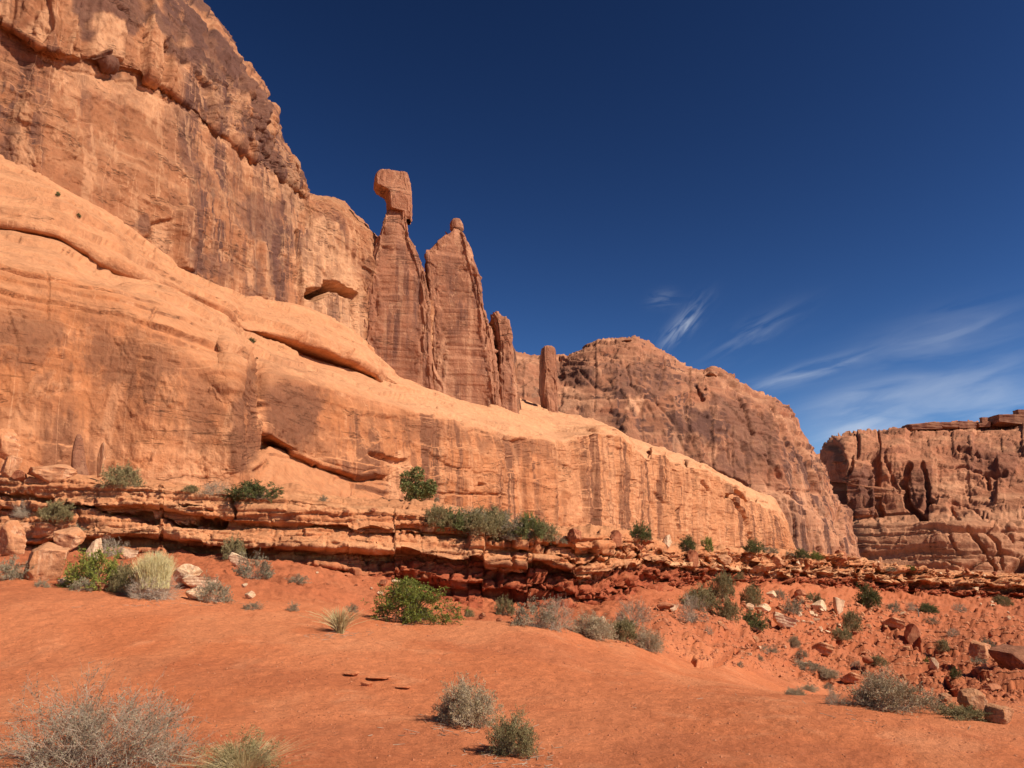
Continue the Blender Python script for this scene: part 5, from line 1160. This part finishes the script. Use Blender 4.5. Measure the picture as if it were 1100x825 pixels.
PL = [
    (98, 842, 190, 98, 'dead', "big pale leafless bush in the bottom left corner"),
    (255, 838, 86, 46, 'broom', "low yellowish green clump at the bottom edge right of the big leafless bush"),
    (499, 778, 66, 46, 'dry', "rounder tan clump on the open sand, the farther of the two"),
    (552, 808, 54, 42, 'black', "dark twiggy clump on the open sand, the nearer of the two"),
    (366, 678, 32, 28, 'tuft', "straw coloured grass tuft alone at the edge of the open sand"),
    (440, 665, 92, 43, 'green', "large bright green bush behind the middle of the sand"),
    (162, 641, 50, 46, 'blond', "straw coloured bush with a grey woody base at the left sand edge"),
    (100, 630, 62, 40, 'green', "bright green leafy bush left of the straw coloured bush"),
    (130, 634, 36, 30, 'olive', "yellow green bush touching the left side of the straw coloured bush"),
    (88, 632, 26, 14, 'sage', "low grey clump under the bright green leafy bush"),
    (230, 645, 32, 28, 'sage', "grey green clump right of the cream slabs"),
    (118, 595, 32, 20, 'grey', "dark grey bare shrub under the ledge lip above the green bush"),
    (8, 620, 34, 24, 'sage', "grey green clump at the left picture edge above the sand"),
    (45, 628, 18, 9, 'sage', "tiny grey tuft in front of the rounded boulder"),
    (25, 553, 26, 18, 'dead', "bare reddish twiggy shrub on the left ledge"),
    (62, 558, 36, 20, 'olive', "green clump on the left ledge right of the bare reddish shrub"),
    (80, 577, 24, 12, 'sage', "small green clump under the left ledge clump"),
    (132, 522, 40, 24, 'olive', "wispy green shrub in the hollow right of the stone spike"),
    (230, 530, 36, 16, 'grey', "greyish shrub at the cliff foot left of the green hedge"),
    (268, 534, 56, 20, 'deep', "long green hedge at the foot of the left cliff"),
    (206, 528, 16, 8, 'olive', "small yellow green sprig at the cliff foot"),
    (345, 536, 10, 7, 'sage', "tiny sprig on the bench right of the hedge"),
    (251, 597, 22, 22, 'olive', "green clump hanging below the big ledge lip"),
    (272, 620, 38, 28, 'sage', "grey shrub at the base of the overhang"),
    (320, 624, 22, 10, 'sage', "low grey green patch right of the grey shrub under the overhang"),
    (271, 652, 22, 9, 'sage', "low patch of grey leaves on the bare red bank"),
    (312, 654, 14, 11, 'sage', "small sage tuft at the sand edge left of the straw grass"),
    (380, 655, 14, 10, 'sage', "little sage tuft between the straw grass and the large green bush"),
    (541, 658, 20, 18, 'olive', "short olive shrub left of the pair of grey shrubs"),
    (575, 671, 44, 30, 'sage', "left one of the big grey shrubs behind the sand crest"),
    (598, 675, 40, 34, 'grey', "tall bare grey shrub in the middle of the grey row"),
    (640, 684, 52, 26, 'dry', "broad tan shrub at the right of the grey row"),
    (672, 686, 36, 22, 'olive', "yellow green shrub at the end of the sand crest"),
    (700, 697, 30, 24, 'dry', "straw mixed clump drooping over the crest end"),
    (682, 671, 36, 28, 'grey', "bare grey shrub on the bank behind the yellow green shrub"),
    (505, 661, 10, 9, 'olive', "tiny olive sprig in the dark hollow"),
    (745, 668, 34, 30, 'grey', "large grey brown shrub low on the bank"),
    (752, 652, 40, 22, 'olive', "flat olive shrub behind the large grey brown one"),
    (780, 640, 26, 26, 'olive', "olive shrub growing at the red band of the ledge"),
    (794, 622, 12, 12, 'olive', "little shrub on the pale lip of the ledge"),
    (785, 664, 28, 22, 'olive', "dull green shrub right of the large grey brown one"),
    (811, 650, 24, 22, 'olive', "round olive shrub above the cream blocks"),
    (810, 676, 30, 20, 'deep', "dark green bushy shrub on the slope"),
    (838, 640, 16, 10, 'sage', "small sage clump right of the round olive shrub"),
    (854, 660, 24, 18, 'sage', "sage shrub left of the pale rubble"),
    (877, 647, 20, 12, 'olive', "flat olive clump above the pale rubble"),
    (933, 650, 28, 22, 'deep', "dark green shrub right of the pale rubble top"),
    (915, 675, 22, 20, 'olive', "olive shrub at the right of the pale rubble"),
    (905, 688, 20, 12, 'olive', "thin olive clump below the pale rubble"),
    (855, 694, 14, 12, 'dry', "small brown clump under the long cream slab"),
    (824, 700, 26, 9, 'sage', "low grey streak of leaves on the mid slope"),
    (860, 706, 14, 8, 'sage', "small round sage clump left of the tilted tan slab"),
    (870, 721, 34, 13, 'sage', "long low sage patch on the lower slope"),
    (888, 726, 24, 10, 'dry', "brownish low clump right of the long sage patch"),
    (818, 708, 10, 7, 'sage', "tiny round sage tuft on the lower slope"),
    (797, 714, 8, 6, 'sage', "tiniest sage tuft by the soil step"),
    (763, 683, 10, 10, 'grey', "small grey tuft on the bare bank"),
    (854, 744, 22, 9, 'dry', "pale dry tuft near the gully bottom"),
    (872, 740, 16, 7, 'dry', "second pale dry tuft near the gully bottom right of the first"),
    (900, 755, 28, 17, 'grey', "dark grey dome shaped clump left of the long dry bush"),
    (893, 738, 10, 7, 'sage', "small sage tuft above the dark grey dome"),
    (962, 761, 74, 38, 'dry', "long dry tan bush at the gully edge on the right"),
    (1005, 759, 34, 16, 'sage', "grey clump trailing from the right end of the long dry bush"),
    (1040, 771, 44, 16, 'olive', "olive clump along the gully edge before the tan boulders"),
    (963, 656, 16, 11, 'sage', "round sage shrub high on the right slope"),
    (1000, 656, 24, 10, 'deep', "flat green shrub under the far ledge"),
    (982, 656, 12, 9, 'grey', "grey twiggy tuft left of the flat green shrub"),
    (1030, 655, 14, 9, 'grey', "grey shrub right of the flat green shrub"),
    (1080, 648, 22, 10, 'olive', "olive patch near the far rubble chute"),
    (1022, 682, 14, 9, 'grey', "grey round clump in the middle of the right slope"),
    (1000, 672, 16, 8, 'sage', "pale sage clump below the flat green shrub"),
    (1012, 700, 14, 12, 'olive', "upright olive shrub right of the crumbling red block"),
    (995, 717, 10, 9, 'green', "small green shrub beside the round pale stone"),
    (1028, 726, 12, 11, 'deep', "dark green little shrub left of the dark shaded block"),
    (942, 714, 20, 10, 'olive', "olive streak of leaves above the flat tan slab"),
    (922, 716, 12, 8, 'grey', "small grey clump left of the olive streak"),
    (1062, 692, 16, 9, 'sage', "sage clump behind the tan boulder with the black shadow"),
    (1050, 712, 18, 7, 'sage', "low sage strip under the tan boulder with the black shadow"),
    (690, 582, 26, 18, 'deep', "green bush between the dark round boulders on the bench"),
    (738, 589, 18, 15, 'deep', "dark round bush on the rim beside the pale upright block"),
    (763, 590, 14, 15, 'green', "round bright green bush on the rim"),
    (812, 592, 20, 14, 'deep', "dark green bush on the far rim left of the sage strip"),
    (826, 592, 22, 8, 'sage', "low sage strip on the far rim"),
    (861, 597, 16, 10, 'deep', "small dark green bush near the end of the rim"),
    (880, 599, 14, 9, 'green', "green sprig at the end of the rim"),
    (850, 597, 12, 5, 'sage', "thin sage strip left of the small dark green bush on the rim"),
    (980, 613, 10, 5, 'green', "green dot of a shrub at the foot of the far mesa"),
    (958, 611, 16, 4, 'sage', "faint sage strip at the foot of the far mesa"),
    (64, 208, 6, 5, 'deep', "tiny green plant on the upper slickrock at far left"),
    (84, 233, 7, 4, 'deep', "tiny green plant in a seam of the upper slickrock"),
    (272, 366, 9, 5, 'deep', "tiny green plant on the slickrock bench below the wall"),
    (471, 537, 6, 5, 'sage', "tiny sage dot on the pale apron left of the juniper"),
]
for r_ in PL: plant(*r_)
# the dense thicket on the bench: several shrubs grown into one another
for i, (px, py, w, h, kd, lb) in enumerate([
    (470, 563, 36, 22, 'olive', "olive shrub at the left end of the bench thicket under the juniper"), (490, 568, 40, 22, 'deep', "dark green shrub second from the left in the bench thicket"), (512, 573, 42, 24, 'olive', "olive shrub at the front middle of the bench thicket"), (505, 560, 44, 18, 'sage', "greyish shrub at the back left of the bench thicket"),
    (530, 562, 44, 20, 'olive', "olive shrub at the crest of the bench thicket"), (536, 575, 36, 24, 'olive', "shrub with yellowish tips at the front of the bench thicket"), (552, 572, 40, 24, 'sage', "greyish shrub right of the middle of the bench thicket"), (567, 576, 36, 24, 'deep', "dark green shrub near the right end of the bench thicket"), (568, 565, 18, 16, 'green', "bright green shrub at the back right of the bench thicket"),
    (585, 578, 28, 20, 'olive', "olive shrub at the right end of the bench thicket"), (548, 582, 20, 8, 'sage', "pale sage strip along the front of the bench thicket"), (600, 581, 16, 8, 'sage', "pale sage tuft beyond the right end of the bench thicket")]):
    plant(px, py, w, h, kd, lb, group="shrubs of the bench thicket")
def litter():
    g = np.random.default_rng(41); S = []
    for (px, py, rad, n) in ((98, 842, 1.0, 90), (255, 838, .5, 40), (499, 778, .55, 70), (552, 808, .5, 60), (366, 678, .5, 40), (440, 665, 1.2, 50), (962, 761, 1.4, 50), (180, 645, 1.6, 60), (640, 686, 1.4, 50)):
        if py > 820:
            x, y, z = pix_dir(px, py); c = np.array([x, y, z]) * (EYEH / z)
        else: c = DP.at(px, py)[0]
        for k in range(n):
            a, q = g.uniform(0, 6.28), rad * (.3 + abs(g.normal()) * .55)
            P = c + np.array([math.cos(a) * q, math.sin(a) * q, 0.]); X, Y_, _ = to_pix(P)
            h = DP.at(X, Y_)
            if h is None or abs(h[0][1] - P[1]) > .8: continue
            d = g.normal(size=3) * np.array([1, 1, .12]); d *= g.uniform(.02, .09) / np.linalg.norm(d); b = h[0] + np.array([0, 0, .006])
            S.append((*(b - d), *(b + d), .0035, .002))
    link("dry_litter", make_mesh("dry_litter", *tubes(S), P_TWIG), kind="stuff")
litter()
def juniper():
    P = pix_point(447, 546, 46.0); d = float(to_pix(P)[2]); k = d / F
    g = np.random.default_rng(77)
    root = bpy.data.objects.new("juniper_tree", None); SC.collection.objects.link(root); root.location = P
    root["label"] = "small dark green juniper tree standing before the pale cliff foot"; root["category"] = "tree"
    def C(px, py, y=0.): return np.array([(px - 447) * k, y, (546 - py) * k])
    lobes = [(436, 513, 8, 7), (447, 507, 7, 6), (438, 524, 8, 6), (452, 525, 12, 7), (462, 522, 7, 7), (447, 532, 11, 6), (458, 530, 9, 5), (433, 519, 5, 5), (450, 515, 5, 6), (440, 536, 6, 4), (463, 527, 5, 4)]
    S = []; base = np.array([0, 0, -.3])
    trunk = [base, C(446, 540, .05), C(447, 533, 0), C(445, 524, .1), C(446, 514, 0)]
    for a, b, r0, r1 in zip(trunk[:-1], trunk[1:], (.16, .13, .10, .07), (.13, .10, .07, .03)): S.append((*a, *b, r0, r1))
    T = tubes(S); link("trunk", make_mesh("trunk", *T, P_BARK), root)
    LS, LP, LD = [], [], []
    for (x, y, rx, ry) in lobes:
        c = C(x, y, g.uniform(-.35, .35)); LS.append((*trunk[2], *((trunk[3] + c) / 2 + g.normal(size=3) * .05), .05, .04)); LS.append((*((trunk[3] + c) / 2), *c, .04, .015))
        n = int(rx * ry * 13)
        u = g.normal(size=(n, 3)); u /= np.linalg.norm(u, axis=1, keepdims=True); u *= g.uniform(.3, 1.05, (n, 1)) ** .6
        q = c + u * np.array([rx * k, rx * k * .9, ry * k]); LP.append(q); LD.append(u + g.normal(size=(n, 3)) * .5 + np.array([0, 0, .3]))
    T = tubes(LS); link("limbs", make_mesh("limbs", *T, P_BARK), root)
    LP, LD = np.concatenate(LP), np.concatenate(LD)
    V, Fc = leaf_quads(LP, LD, g.uniform(.07, .15, len(LP)), g.uniform(.02, .04, len(LP)), g)
    link("crown", make_mesh("crown", V, Fc, P_DEEP), root)
juniper()
def snag():
    H = DP.at(989, 661); P, d, n = H; k = d / F
    S = [(0, 0, -.1, .02, 0, 5 * k, .07, .05), (.02, 0, 5 * k, -1.5 * k, 0, 11 * k, .05, .02), (.02, 0, 5 * k, 2 * k, 0, 10 * k, .04, .015), (-.5 * k, 0, 8 * k, 1 * k, 0, 12 * k, .03, .01)]
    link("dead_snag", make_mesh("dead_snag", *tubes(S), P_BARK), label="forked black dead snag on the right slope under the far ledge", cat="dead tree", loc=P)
snag()
print("plants", nplant, "objects", len(SC.objects))
